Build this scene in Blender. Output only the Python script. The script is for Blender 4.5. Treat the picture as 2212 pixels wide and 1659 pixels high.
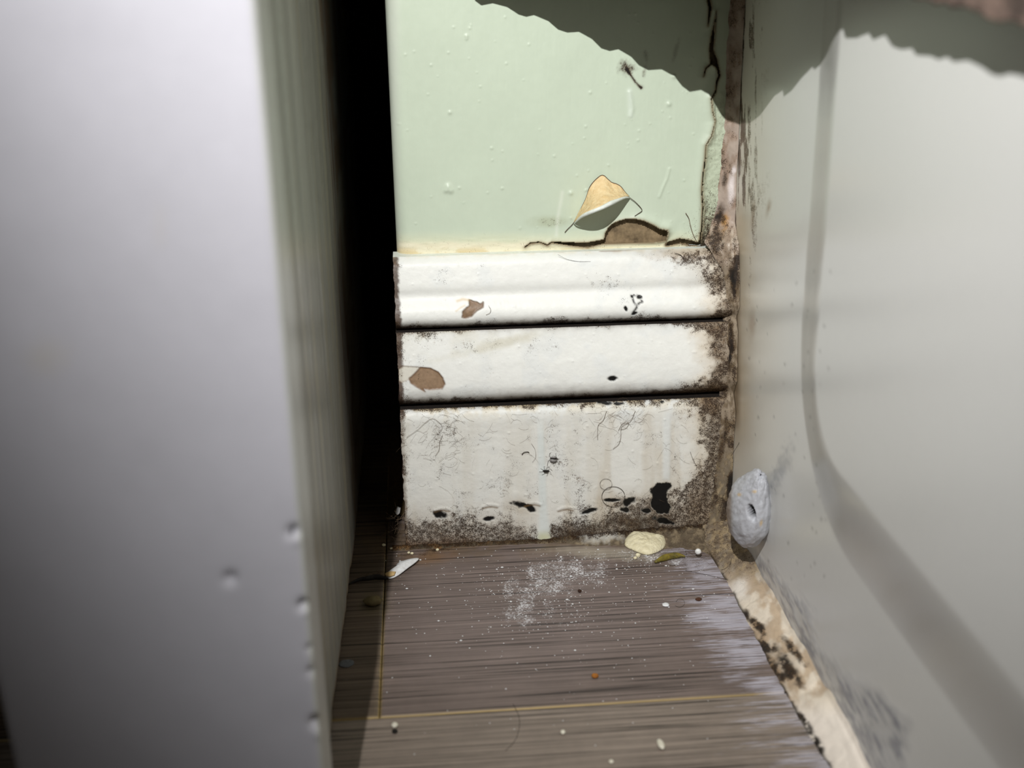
import bpy, bmesh, math, random
import numpy as np
from mathutils import Vector

for o in list(bpy.data.objects):
    bpy.data.objects.remove(o, do_unlink=True)
scene = bpy.context.scene
COL = scene.collection
random.seed(7)

# ------------------------------------------------------------------ camera
F = 2372.0                                   # focal length in pixels of a 2212 px wide frame
PITCH, YAW, ROLL = [math.radians(a) for a in (21.37, 4.78, 0.466)]
CAM = np.array([0.0, -0.545, 0.300])

def cam_rot(p, yw, r):
    cp, sp, cy, sy, cr, sr = math.cos(p), math.sin(p), math.cos(yw), math.sin(yw), math.cos(r), math.sin(r)
    f = np.array([sy * cp, cy * cp, -sp]); rt = np.array([cy, -sy, 0.0]); dn = np.cross(f, rt)
    return np.array([cr * rt + sr * dn, -sr * rt + cr * dn, f])
R = cam_rot(PITCH, YAW, ROLL)
cam_data = bpy.data.cameras.new('camera')
cam_data.sensor_width = 36.0
cam_data.lens = F / 2212.0 * 36.0
cam_data.clip_start = 0.01
cam = bpy.data.objects.new('camera', cam_data)
COL.objects.link(cam)
from mathutils import Matrix
M4 = Matrix(((R[0][0], -R[1][0], -R[2][0], CAM[0]), (R[0][1], -R[1][1], -R[2][1], CAM[1]),
             (R[0][2], -R[1][2], -R[2][2], CAM[2]), (0, 0, 0, 1)))
cam.matrix_world = M4
cam_data.dof.use_dof = True
cam_data.dof.focus_distance = 0.575
cam_data.dof.aperture_fstop = 7.0
scene.camera = cam

# ------------------------------------------------------------------ light
world = bpy.data.worlds.new('world'); scene.world = world
world.use_nodes = True
bg = world.node_tree.nodes['Background']
bg.inputs[0].default_value = (1.0, 0.97, 0.90, 1)
bg.inputs[1].default_value = 0.05

LIGHT = np.array([-0.060, -0.556, 0.58])
ld = bpy.data.lights.new('torch', 'SPOT')
ld.energy = 21.0
ld.color = (1.0, 0.99, 0.975)
ld.shadow_soft_size = 0.0024
ld.spot_size = math.radians(72)
ld.spot_blend = 1.0
lo = bpy.data.objects.new('torch', ld); COL.objects.link(lo)
lo.location = LIGHT
AIM = Vector((0.18, 0.0, 0.17))
lo.rotation_euler = (AIM - Vector(LIGHT)).to_track_quat('-Z', 'Y').to_euler()

scene.view_settings.view_transform = 'Standard'
scene.view_settings.look = 'None'
scene.view_settings.gamma = 1.0
scene.view_settings.use_curve_mapping = False
scene.view_settings.exposure = 0.0

# ------------------------------------------------------------------ helpers
def ray(u, v): return R.T @ np.array([(u - 1106) / F, (v - 829.5) / F, 1.0])
def onpl(u, v, ax, d):
    r = ray(u, v); return CAM + r * ((d - CAM[ax]) / r[ax])
def ony(u, v, d=0.0): return onpl(u, v, 1, d)
def onz(u, v, d=0.0): return onpl(u, v, 2, d)
def proj(P):
    c = (np.asarray(P) - CAM) @ R.T
    return 1106 + F * c[..., 0] / c[..., 2], 829.5 + F * c[..., 1] / c[..., 2]

def lin(c):
    c = np.asarray(c, float) / 255.0
    return np.where(c <= 0.04045, c / 12.92, ((c + 0.055) / 1.055) ** 2.4)

RNG = np.random.RandomState(3)
LAT = RNG.rand(256, 256)
def vnoise(x, y):
    xi = np.floor(x).astype(int); yi = np.floor(y).astype(int)
    fx = x - xi; fy = y - yi
    fx = fx * fx * (3 - 2 * fx); fy = fy * fy * (3 - 2 * fy)
    a = LAT[xi & 255, yi & 255]; b = LAT[(xi + 1) & 255, yi & 255]
    c = LAT[xi & 255, (yi + 1) & 255]; d = LAT[(xi + 1) & 255, (yi + 1) & 255]
    return (a * (1 - fx) + b * fx) * (1 - fy) + (c * (1 - fx) + d * fx) * fy
def fbm(x, y, n=4, rough=0.55):
    s = 0; a = 1.0; t = 0
    for i in range(n):
        s = s + a * vnoise(x * 2 ** i + 17.3 * i, y * 2 ** i + 5.1 * i); t += a; a *= rough
    return s / t
def sm(a, b, x):
    t = np.clip((x - a) / (b - a), 0, 1); return t * t * (3 - 2 * t)
def ell(u, v, cx, cy, rx, ry, ang=0.0):
    c, s = math.cos(math.radians(ang)), math.sin(math.radians(ang))
    dx, dy = u - cx, v - cy
    return np.sqrt(((dx * c + dy * s) / rx) ** 2 + ((-dx * s + dy * c) / ry) ** 2)
def blob(u, v, cx, cy, rx, ry, ang=0, soft=0.5, wob=0.35, fr=0.05):
    """a stain: 1 inside a wobbly ellipse, fading over `soft`"""
    d = ell(u, v, cx, cy, rx, ry, ang) + wob * (fbm(u * fr, v * fr, 4) - 0.5) * 2
    return 1 - sm(1 - soft, 1 + soft * 0.3, d)
def dpoly(u, v, pts, widths=None):
    """distance to a polyline minus its half width (pixels)"""
    best = np.full(np.shape(u), 1e9)
    for i in range(len(pts) - 1):
        ax, ay = pts[i]; bx, by = pts[i + 1]
        dx, dy = bx - ax, by - ay; L = dx * dx + dy * dy + 1e-9
        t = np.clip(((u - ax) * dx + (v - ay) * dy) / L, 0, 1)
        d = np.hypot(u - ax - t * dx, v - ay - t * dy)
        if widths is not None: d = d - (widths[i] * (1 - t) + widths[i + 1] * t)
        best = np.minimum(best, d)
    return best
def inpoly(u, v, pts):
    r = np.zeros(np.shape(u), bool); n = len(pts)
    for i in range(n):
        x1, y1 = pts[i]; x2, y2 = pts[(i + 1) % n]
        if y1 == y2: continue
        r ^= ((y1 > v) != (y2 > v)) & (u < (x2 - x1) * (v - y1) / (y2 - y1) + x1)
    return r
def spoly(u, v, pts):                       # signed distance, negative inside
    d = dpoly(u, v, list(pts) + [pts[0]])
    return np.where(inpoly(u, v, pts), -d, d)

def mixc(C, col, m):
    m = np.clip(m, 0, 1)[..., None]
    return C * (1 - m) + np.asarray(col) * m

def mesh_np(name, V, faces, mat, parent=None, smooth=True, attrs=None):
    """mesh from numpy verts and an (n,4) or (n,3) face array (or list of arrays)"""
    me = bpy.data.meshes.new(name)
    if not isinstance(faces, list): faces = [faces]
    faces = [np.asarray(f, np.int32) for f in faces if len(f)]
    loops = np.concatenate([f.ravel() for f in faces])
    tot = np.concatenate([np.full(len(f), f.shape[1], np.int32) for f in faces])
    start = np.concatenate([[0], np.cumsum(tot)[:-1]]).astype(np.int32)
    me.vertices.add(len(V)); me.vertices.foreach_set('co', np.asarray(V, np.float32).ravel())
    me.loops.add(len(loops)); me.loops.foreach_set('vertex_index', loops)
    me.polygons.add(len(tot)); me.polygons.foreach_set('loop_start', start)
    me.polygons.foreach_set('loop_total', tot)
    me.polygons.foreach_set('use_smooth', np.full(len(tot), smooth, bool))
    me.update(calc_edges=True)
    for k, a in (attrs or {}).items():
        a = np.asarray(a, np.float32)
        if a.ndim == 2:
            at = me.attributes.new(k, 'FLOAT_COLOR', 'POINT')
            at.data.foreach_set('color', np.concatenate([a, np.ones((len(a), 1), np.float32)], 1).ravel())
        else:
            at = me.attributes.new(k, 'FLOAT', 'POINT'); at.data.foreach_set('value', a.ravel())
    me.validate()
    o = bpy.data.objects.new(name, me); COL.objects.link(o)
    if mat: me.materials.append(mat)
    if parent: o.parent = parent
    return o
def grid_faces(nr, nc, keep=None, flip=False, closed=False):
    i = np.arange(nr * nc).reshape(nr, nc)
    if closed: i = np.concatenate([i, i[:, :1]], 1)
    q = np.stack([i[:-1, :-1], i[:-1, 1:], i[1:, 1:], i[1:, :-1]], -1)
    if flip: q = q[..., ::-1]
    q = q.reshape(-1, 4)
    if keep is not None: q = q[keep.ravel()]
    return q
def grid(name, P, mat, parent=None, keep=None, flip=False, attrs=None, closed=False, smooth=True):
    nr, nc = P.shape[:2]
    at = {k: (a.reshape(-1, 3) if a.ndim == 3 else a.ravel()) for k, a in (attrs or {}).items()}
    return mesh_np(name, P.reshape(-1, 3), grid_faces(nr, nc, keep, flip, closed), mat, parent, smooth, at)
def bm_obj(name, bm, mat, parent=None, smooth=False):
    me = bpy.data.meshes.new(name); bm.to_mesh(me); bm.free()
    for p in me.polygons: p.use_smooth = smooth
    o = bpy.data.objects.new(name, me); COL.objects.link(o)
    if mat: me.materials.append(mat)
    if parent: o.parent = parent
    return o
def box(name, a, b, mat, parent=None, bevel=0.0, seg=2):
    bm = bmesh.new(); bmesh.ops.create_cube(bm, size=1)
    for v in bm.verts:
        v.co = Vector([(a[k] + b[k]) / 2 + v.co[k] * (b[k] - a[k]) for k in range(3)])
    if bevel: bmesh.ops.bevel(bm, geom=bm.edges[:], offset=bevel, segments=seg, affect='EDGES', profile=0.5)
    return bm_obj(name, bm, mat, parent, smooth=False)
def tag(o, label, cat, group=None, kind=None):
    if label: o['label'] = label
    if cat: o['category'] = cat
    if group: o['group'] = group
    if kind: o['kind'] = kind
    return o
def struct(o): o['kind'] = 'structure'; return o
def empty(name, loc=(0, 0, 0)):
    o = bpy.data.objects.new(name, None); COL.objects.link(o); o.location = loc
    o.empty_display_size = 0.01; return o
def put(parent, *kids):                      # parent at its base without moving the world-space meshes
    for k in kids:
        k.parent = parent; k.matrix_parent_inverse = Matrix.Translation(-parent.location)
    return parent
def tube(name, pts, rad, mat, parent=None, n=6):
    """tapered tube along 3-D points"""
    pts = np.asarray(pts, float); m = len(pts)
    rad = np.broadcast_to(np.asarray(rad, float), (m,))
    T = np.gradient(pts, axis=0); T /= np.linalg.norm(T, axis=1)[:, None] + 1e-12
    up = np.array([0.13, 0.2, 0.97])
    A = np.cross(T, up); A /= np.linalg.norm(A, axis=1)[:, None] + 1e-12
    B = np.cross(T, A)
    th = np.linspace(0, 2 * np.pi, n, endpoint=False)
    P = pts[:, None] + rad[:, None, None] * (np.cos(th)[None, :, None] * A[:, None] + np.sin(th)[None, :, None] * B[:, None])
    V = np.concatenate([P.reshape(-1, 3), pts[:1], pts[-1:]])
    f = grid_faces(m, n, closed=True)
    k = np.arange(n); k2 = (k + 1) % n
    c0 = np.stack([np.full(n, m * n), k2, k], 1); c1 = np.stack([np.full(n, m * n + 1), (m - 1) * n + k, (m - 1) * n + k2], 1)
    return mesh_np(name, V, [f, np.concatenate([c0, c1])], mat, parent)
def spline(pts, n=24):                       # Catmull-Rom
    p = np.asarray(pts, float); p = np.concatenate([[2 * p[0] - p[1]], p, [2 * p[-1] - p[-2]]])
    out = []
    segs = len(p) - 3; k = max(2, n // segs)
    for i in range(segs):
        t = np.linspace(0, 1, k, endpoint=False)[:, None]
        a, b, c, d = p[i:i + 4]
        out.append(0.5 * (2 * b + (c - a) * t + (2 * a - 5 * b + 4 * c - d) * t ** 2 + (3 * b - a - 3 * c + d) * t ** 3))
    return np.concatenate(out + [p[-2:-1]])

# ------------------------------------------------------------------ materials
def node(nt, t, **kw):
    n = nt.nodes.new(t)
    for k, v in kw.items(): setattr(n, k, v)
    return n
def mat_new(name):
    m = bpy.data.materials.new(name); m.use_nodes = True
    nt = m.node_tree; return m, nt, nt.nodes['Principled BSDF']
def L(nt, a, b): nt.links.new(a, b)
def coords(nt, scale=(1, 1, 1)):
    tc = node(nt, 'ShaderNodeTexCoord'); mp = node(nt, 'ShaderNodeMapping')
    L(nt, tc.outputs['Object'], mp.inputs['Vector']); mp.inputs['Scale'].default_value = scale
    return mp.outputs['Vector']
def noise(nt, vec, scale, detail=4, rough=0.6):
    n = node(nt, 'ShaderNodeTexNoise'); L(nt, vec, n.inputs['Vector'])
    n.inputs['Scale'].default_value = scale; n.inputs['Detail'].default_value = detail
    n.inputs['Roughness'].default_value = rough
    return n.outputs['Fac']
def math_n(nt, op, a, b=None, c=None, clamp=False):
    n = node(nt, 'ShaderNodeMath', operation=op); n.use_clamp = clamp
    for i, x in enumerate((a, b, c)):
        if x is None: continue
        if isinstance(x, (int, float)): n.inputs[i].default_value = x
        else: L(nt, x, n.inputs[i])
    return n.outputs[0]
def mixcol(nt, fac, a, b, mode='MIX'):
    n = node(nt, 'ShaderNodeMix', data_type='RGBA', blend_type=mode)
    for s, x in ((n.inputs[0], fac), (n.inputs[6], a), (n.inputs[7], b)):
        if hasattr(x, 'links') or hasattr(x, 'is_linked'): L(nt, x, s)
        elif isinstance(x, (int, float)): s.default_value = x
        else: s.default_value = (*[float(q) for q in x][:3], 1)
    return n.outputs[2]
def attr(nt, name):
    return node(nt, 'ShaderNodeAttribute', attribute_name=name)
def speck(nt, vec, scale, dens, lo=0.84, k=0.54, w=0.09, detail=4, rough=0.7):
    """noise thresholded by a density attribute -> 0/1 speckle"""
    n = noise(nt, vec, scale, detail, rough)
    n = math_n(nt, 'MULTIPLY_ADD', math_n(nt, 'SUBTRACT', noise(nt, vec, scale * 0.17, 3, 0.6), 0.5), 0.45, n)
    thr = math_n(nt, 'MULTIPLY_ADD', dens, -k, lo)
    d = math_n(nt, 'SUBTRACT', n, thr)
    return math_n(nt, 'MULTIPLY_ADD', d, 1.0 / w, 0.5, clamp=True)

def grimy(name, rough=0.5, bump=0.25, bscale=700, var=0.10, spscale=2300, spcol=((84, 58, 34), (13, 10, 8)), spec=0.4,
          white=False, grain=False, wcol=(225, 225, 228)):
    """painted-by-attribute surface: Col = own colour, Spk = density of dark mould specks, Wht = density of white dust"""
    m, nt, b = mat_new(name)
    v = coords(nt)
    col = attr(nt, 'Col').outputs['Color']
    n1 = noise(nt, v, 260, 5)
    f = math_n(nt, 'MULTIPLY_ADD', n1, 2 * var, 1 - var)
    rgb = node(nt, 'ShaderNodeCombineColor')
    for i in range(3): L(nt, f, rgb.inputs[i])
    col = mixcol(nt, 1.0, col, rgb.outputs[0], 'MULTIPLY')
    rg = None
    if grain:
        vg = coords(nt, (8, 640, 1)); g = noise(nt, vg, 1.0, 6, 0.62)
        vg2 = coords(nt, (6, 2600, 1)); g2 = noise(nt, vg2, 1.0, 3, 0.6)
        vg3 = coords(nt, (5, 240, 1)); g3 = noise(nt, vg3, 1.0, 4, 0.6)
        gg = math_n(nt, 'MULTIPLY_ADD', g, 2.2, -0.45)
        gg = math_n(nt, 'MULTIPLY', gg, math_n(nt, 'MULTIPLY_ADD', g2, 0.9, 0.55))
        gg = math_n(nt, 'MULTIPLY_ADD', g3, 0.7, math_n(nt, 'MULTIPLY', gg, 1.05))
        line = math_n(nt, 'MULTIPLY_ADD', math_n(nt, 'SUBTRACT', g, 0.41), 16.0, 0.5, clamp=True)
        gg = math_n(nt, 'MULTIPLY', gg, math_n(nt, 'MULTIPLY_ADD', line, 0.66, 0.40))
        rgb2 = node(nt, 'ShaderNodeCombineColor')
        for i in range(3): L(nt, gg, rgb2.inputs[i])
        col = mixcol(nt, 1.0, col, rgb2.outputs[0], 'MULTIPLY')
        hz = attr(nt, 'Hz').outputs['Fac']
        vh = coords(nt, (60, 1300, 1)); h = math_n(nt, 'MULTIPLY_ADD', math_n(nt, 'ADD', noise(nt, vh, 1.0, 5, 0.65), math_n(nt, 'MULTIPLY_ADD', hz, 0.40, -0.80)), 1 / 0.14, 0.5, clamp=True)
        col = mixcol(nt, math_n(nt, 'MULTIPLY', h, 0.66), col, lin((196, 194, 206)))
    sp = attr(nt, 'Spk').outputs['Fac']
    s1 = speck(nt, v, spscale, sp)
    s2 = speck(nt, v, spscale * 0.32, sp, lo=0.95, k=0.55, w=0.30, detail=6, rough=0.75)
    dark = mixcol(nt, sp, lin(spcol[0]), lin(spcol[1]))
    halo = math_n(nt, 'MULTIPLY', s2, 0.75)
    col = mixcol(nt, halo, col, mixcol(nt, sp, lin((150, 118, 70)), lin(spcol[0])))
    col = mixcol(nt, math_n(nt, 'MULTIPLY', s1, 0.95), col, dark)
    if white:
        wd = attr(nt, 'Wht').outputs['Fac']
        w1 = speck(nt, v, 900, wd, lo=0.90, k=0.46, w=0.10, detail=5, rough=0.75)
        w2 = speck(nt, v, 2600, wd, lo=0.86, k=0.32, w=0.08, detail=2)
        w = math_n(nt, 'MAXIMUM', w1, w2)
        col = mixcol(nt, math_n(nt, 'MULTIPLY', w, 0.85), col, lin(wcol))
    L(nt, col, b.inputs['Base Color'])
    rr = math_n(nt, 'MULTIPLY_ADD', n1, 0.25, rough - 0.12)
    L(nt, math_n(nt, 'MULTIPLY_ADD', s1, 0.3, rr, clamp=True), b.inputs['Roughness'])
    b.inputs['Specular IOR Level'].default_value = spec
    bp = node(nt, 'ShaderNodeBump'); bp.inputs['Strength'].default_value = bump; bp.inputs['Distance'].default_value = 0.0006
    if bump < 0.03:
        nt.nodes.remove(bp)
        for l_ in list(b.inputs['Roughness'].links): nt.links.remove(l_)
        b.inputs['Roughness'].default_value = rough; return m
    h = noise(nt, v, bscale, 4, 0.55)
    h = math_n(nt, 'MULTIPLY_ADD', s1, -0.25, h)
    if grain: h = math_n(nt, 'MULTIPLY_ADD', g, 0.6, h)
    L(nt, h, bp.inputs['Height']); L(nt, bp.outputs[0], b.inputs['Normal'])
    return m

def plain(name, c1, c2=None, scale=300, rough=0.6, bump=0.2, spec=0.4, metal=0.0, stretch=(1, 1, 1), bdist=0.0006, detail=5, trans=0.0):
    m, nt, b = mat_new(name)
    v = coords(nt, stretch); n = noise(nt, v, scale, detail)
    r = node(nt, 'ShaderNodeMapRange'); L(nt, n, r.inputs[0]); r.inputs[1].default_value = 0.32; r.inputs[2].default_value = 0.68
    L(nt, mixcol(nt, r.outputs[0], lin(c1), lin(c2 if c2 is not None else c1)), b.inputs['Base Color'])
    b.inputs['Roughness'].default_value = rough; b.inputs['Specular IOR Level'].default_value = spec
    b.inputs['Metallic'].default_value = metal; b.inputs['Transmission Weight'].default_value = trans
    bp = node(nt, 'ShaderNodeBump'); bp.inputs['Strength'].default_value = bump; bp.inputs['Distance'].default_value = bdist
    L(nt, n, bp.inputs['Height']); L(nt, bp.outputs[0], b.inputs['Normal'])
    return m

M_green = grimy('green_gloss_paint', rough=0.42, bump=0.10, bscale=420, var=0.03, spec=0.35)
M_white = grimy('white_mouldy_paint', rough=0.45, bump=0.16, bscale=900, var=0.05, spec=0.35)
M_floor = grimy('brown_wood_plank', rough=0.5, bump=0.10, bscale=900, var=0.12, spec=0.3, white=True, grain=True)
M_tub = grimy('glossy_tub_enamel', rough=0.24, bump=0.02, bscale=300, var=0.02, spec=0.5, spscale=1900, spcol=((104, 76, 52), (60, 46, 34)))
M_caulk = grimy('dirty_silicone', rough=0.42, bump=0.35, bscale=700, var=0.14, spec=0.45)
M_dirt = grimy('grey_brown_dirt', rough=0.8, bump=0.9, bscale=1600, var=0.35, spec=0.25, white=True, spscale=1700)
M_upr = grimy('grey_white_board_paint', rough=0.34, bump=0.08, bscale=260, var=0.02, spec=0.5)
M_plaster = plain('old_plaster', (150, 130, 100), (92, 78, 58), 230, 0.9, 0.5)
M_rawwood = plain('raw_brown_fibreboard', (84, 52, 34), (40, 24, 16), 500, 0.9, 0.6)
M_grime = plain('black_brown_grime', (34, 24, 16), (16, 12, 9), 500, 0.9, 0.6)
M_slotshade = plain('recess_shade_dark', (52, 46, 40), (38, 34, 30), 60, 0.95, 0.3)  # dark colour stands in for the shade inside the slot
M_sub = plain('tan_floor_core', (128, 106, 70), (96, 80, 54), 400, 0.8, 0.3)
M_side = plain('brushed_grey_paint', (188, 187, 180), (160, 158, 150), 40, 0.6, 0.25, stretch=(14, 14, 0.45))
M_cream = plain('cream_paint_back', (236, 214, 168), (222, 192, 140), 420, 0.75, 0.9, bdist=0.0012)
M_edge = plain('white_paint_edge', (232, 236, 230), (214, 222, 212), 500, 0.5, 0.2)
M_curtain = plain('beige_brown_cloth', (138, 116, 104), (62, 52, 46), 90, 0.95, 0.8, bdist=0.002)
M_hair = plain('dark_hair', (46, 36, 28), (30, 24, 20), 400, 0.5, 0.1)
M_lint = plain('brown_lint', (120, 100, 78), (74, 60, 46), 400, 0.9, 0.2)
M_black = plain('black_mould', (16, 13, 11), (30, 24, 18), 900, 0.8, 0.6)
M_insect = plain('dark_insect_shell', (52, 44, 40), (28, 24, 22), 700, 0.45, 0.2)
M_wing = plain('grey_insect_wing', (150, 148, 144), (120, 118, 116), 600, 0.35, 0.1)
M_putty = plain('cream_plaster_lump', (240, 232, 200), (214, 204, 168), 380, 0.85, 0.8, bdist=0.0015)
M_flake = plain('white_paint_flake', (232, 234, 236), (206, 206, 204), 500, 0.5, 0.3)
M_flakeb = plain('tan_flake_back', (214, 184, 130), (190, 160, 108), 500, 0.8, 0.3)
M_bead = plain('white_bead', (240, 240, 238), (228, 228, 226), 300, 0.35, 0.05)
M_yellow = plain('olive_yellow_scrap', (150, 132, 44), (74, 72, 34), 260, 0.5, 0.3)
M_orange = plain('orange_crumb', (176, 112, 36), (140, 86, 28), 500, 0.7, 0.5)
M_grain = plain('pale_seed', (226, 222, 206), (206, 200, 180), 400, 0.5, 0.2)
M_metal = plain('chrome_rod', (190, 190, 190), (180, 180, 180), 100, 0.25, 0.02, metal=1.0)

# ------------------------------------------------------------------ geometry of the place (metres)
WX0 = -0.0125                               # free end of the wall stub
def tub_x(z): return 0.1635 - 0.022 * np.asarray(z)
FRONT = -0.018                              # face of the lower board

# ---- floor: sub floor and planks
floor = struct(box('floor', (-1.2, -1.6, -0.03), (1.0, 0.36, -0.0052), M_sub))
def plank(x0, x1, y0, y1, step, tint, seed):
    nx, ny = int((x1 - x0) / step) + 2, int((y1 - y0) / step) + 2
    c = 0.0007
    xs = np.concatenate([[x0, x0], np.linspace(x0 + c, x1 - c, nx), [x1, x1]])
    ys = np.concatenate([[y0, y0], np.linspace(y0 + c, y1 - c, ny), [y1, y1]])
    X, Yy = np.meshgrid(xs, ys)
    Z = np.zeros_like(X)
    Z[[1, -2], :] = -0.0006; Z[:, [1, -2]] = -0.0006
    Z[[0, -1], :] = -0.005; Z[:, [0, -1]] = -0.005
    P = np.stack([X, Yy, Z], -1)
    u, v = proj(np.stack([X, Yy, np.zeros_like(X)], -1))
    C = np.ones(X.shape + (3,)) * lin(tint)
    n = fbm(X * 60 + seed, Yy * 60, 4)
    C = C * (0.86 + 0.28 * n[..., None])
    edge = np.minimum.reduce([X - x0, x1 - X, Yy - y0, y1 - Yy])
    C = mixc(C, lin((168, 146, 92)), (1 - sm(0.0003, 0.0008, edge)) * 0.7)
    # cream worn edge, brown dirt by the board, purple grey wipe marks, white dust
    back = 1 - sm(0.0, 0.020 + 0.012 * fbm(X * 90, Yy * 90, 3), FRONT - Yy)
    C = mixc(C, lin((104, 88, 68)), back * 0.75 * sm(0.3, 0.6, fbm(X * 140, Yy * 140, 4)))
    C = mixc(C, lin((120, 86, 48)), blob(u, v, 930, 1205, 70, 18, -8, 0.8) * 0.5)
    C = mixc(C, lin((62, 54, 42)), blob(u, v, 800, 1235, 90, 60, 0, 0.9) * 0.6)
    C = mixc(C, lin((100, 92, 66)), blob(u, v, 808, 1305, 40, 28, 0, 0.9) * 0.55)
    C = mixc(C, lin((122, 110, 108)), blob(u, v, 1200, 1330, 420, 160, 0, 0.9, 0.5, 0.01) * 0.35)
    C = mixc(C, lin((150, 142, 128)), blob(u, v, 1310, 1195, 150, 16, 4, 0.8) * 0.8)
    spk = back * 0.45 * sm(0.4, 0.7, fbm(X * 100 + 3, Yy * 100, 3)) + blob(u, v, 930, 1190, 110, 14, -5, 0.9) * 0.5
    spk += blob(u, v, 1460, 1190, 90, 40, 20, 0.9) * 0.35 + blob(u, v, 810, 1240, 60, 16, -8, 0.8) * 0.6
    tubdist = 0.152 - X                       # streaks left by wiping, beside the tub bead
    hz = (1 - sm(0.0, 0.055, tubdist)) * sm(-0.01, 0.0, tubdist) * (0.75 + 0.5 * (fbm(X * 50, Yy * 40, 3) - 0.5)) * sm(0.015, 0.035, -Yy)
    hz = np.clip(hz, 0, 0.8) * (0.55 + 0.45 * sm(0.35, 0.6, fbm(X * 30 + 5, Yy * 260, 3))) + 0.30 * blob(u, v, 1500, 1300, 160, 130, 30, 0.9, 0.5, 0.02) + 0.16 * sm(0.4, 0.7, fbm(X * 30, Yy * 60, 3))
    wht = (0.62 * blob(u, v, 1150, 1275, 80, 60, -20, 0.9, 0.6, 0.03) + 0.55 * blob(u, v, 1240, 1230, 110, 50, 10, 0.9, 0.6, 0.03)
           + 0.42 * blob(u, v, 1180, 1330, 170, 50, 0, 0.9, 0.6, 0.03) + 0.3 * blob(u, v, 1360, 1390, 120, 60, 0, 0.9, 0.5)
           + 0.45 * blob(u, v, 1400, 1200, 120, 22, 5, 0.8, 0.5) + 0.25 * blob(u, v, 1150, 1230, 420, 60, 0, 0.9)
           + 0.20 * blob(u, v, 860, 1262, 26, 16, -30, 0.9) + 0.40 * blob(u, v, 845, 1300, 18, 40, 0, 0.9)
           + 0.35 * hz * 0.6 + 0.06)
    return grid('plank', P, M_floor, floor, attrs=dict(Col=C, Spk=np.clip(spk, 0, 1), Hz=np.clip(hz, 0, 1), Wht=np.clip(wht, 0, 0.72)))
G = 0.0005
ROW1 = -0.1605
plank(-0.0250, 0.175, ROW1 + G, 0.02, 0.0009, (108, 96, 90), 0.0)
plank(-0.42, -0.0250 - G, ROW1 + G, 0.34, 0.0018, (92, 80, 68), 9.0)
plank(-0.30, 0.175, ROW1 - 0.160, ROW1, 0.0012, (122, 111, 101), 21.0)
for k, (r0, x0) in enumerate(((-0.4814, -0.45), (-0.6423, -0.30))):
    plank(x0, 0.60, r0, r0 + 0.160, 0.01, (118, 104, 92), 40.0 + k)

# ---- the wall stub: plaster core behind a brittle coat of green paint
def rounded_wall(r, y_face, x0, x1, depth):
    """plan line of the stub, from deep inside the recess round the free end to the right"""
    a = np.linspace(0, np.pi / 2, 14)
    pts = [(x0, depth)] + [(x0, y) for y in np.linspace(depth * 0.5, y_face + r, 5)]
    pts += [(x0 + r - r * math.cos(t), y_face + r - r * math.sin(t)) for t in a[1:]]
    return pts
core = [(WX0 + 0.003, 0.36)] + [(WX0 + 0.003, 0.009)] + [(WX0 + 0.0055, 0.0035), (1.0, 0.0035), (1.0, 0.36)]
bm = bmesh.new()
lo_v = [bm.verts.new((x, y, -0.01)) for x, y in core]; hi_v = [bm.verts.new((x, y, 2.1)) for x, y in core]
bm.faces.new(lo_v); bm.faces.new(hi_v[::-1])
for i in range(len(core)):
    j = (i + 1) % len(core); bm.faces.new((lo_v[j], lo_v[i], hi_v[i], hi_v[j]))
bmesh.ops.recalc_face_normals(bm, faces=bm.faces)
wall = struct(bm_obj('wall_back', bm, M_plaster))

CRACK = [(1528, -40), (1530, 0), (1533, 16), (1528, 57)]
CRACKW = [3, 4.5, 3.5, 0.6]
CRACK2 = [(1546, 25), (1542, 55), (1538, 81), (1535, 106), (1541, 132), (1550, 147), (1553, 163), (1547, 179), (1544, 199), (1536, 212),
          (1538, 240), (1544, 262), (1536, 293), (1524, 313), (1522, 346), (1518, 374), (1515, 407), (1517, 447), (1515, 488), (1510, 528)]
CRACK2W = [0.5, 3.0, 5.0, 5.0, 9.0, 3.0, 2.6, 2.4, 2.4, 2.2, 1.5, 1.5, 1.6, 1.8, 2.4, 2.2, 2.4, 2.6, 2.2, 3.5]
CRACK3 = [(1536, 136), (1524, 147), (1519, 165)]
HOLE = [(1304, 517), (1307, 502), (1315, 489), (1328, 479), (1349, 473), (1369, 471), (1389, 474), (1410, 483), (1423, 491), (1440, 494),
        (1442, 501), (1440, 510), (1438, 520), (1410, 524), (1342, 526), (1305, 527)]
HCRK = [(1134, 533), (1146, 525), (1166, 523), (1182, 529), (1191, 523), (1231, 527), (1268, 529), (1306, 521)]
HCRKW = [1.5, 1.8, 1.6, 2.0, 1.8, 4.0, 6.0, 5.0]
HCRK2 = [(1440, 527), (1467, 520), (1490, 524), (1510, 527)]
HCRK2W = [5, 6, 6, 4]
FLAP = [(1240, 480), (1251, 458), (1265, 430), (1272, 408), (1280, 395), (1291, 384), (1300, 378), (1306, 379), (1314, 388), (1321, 394),
        (1331, 397), (1341, 403), (1351, 416), (1359, 424), (1350, 424), (1336, 428), (1318, 437), (1300, 446), (1270, 457)]

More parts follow.
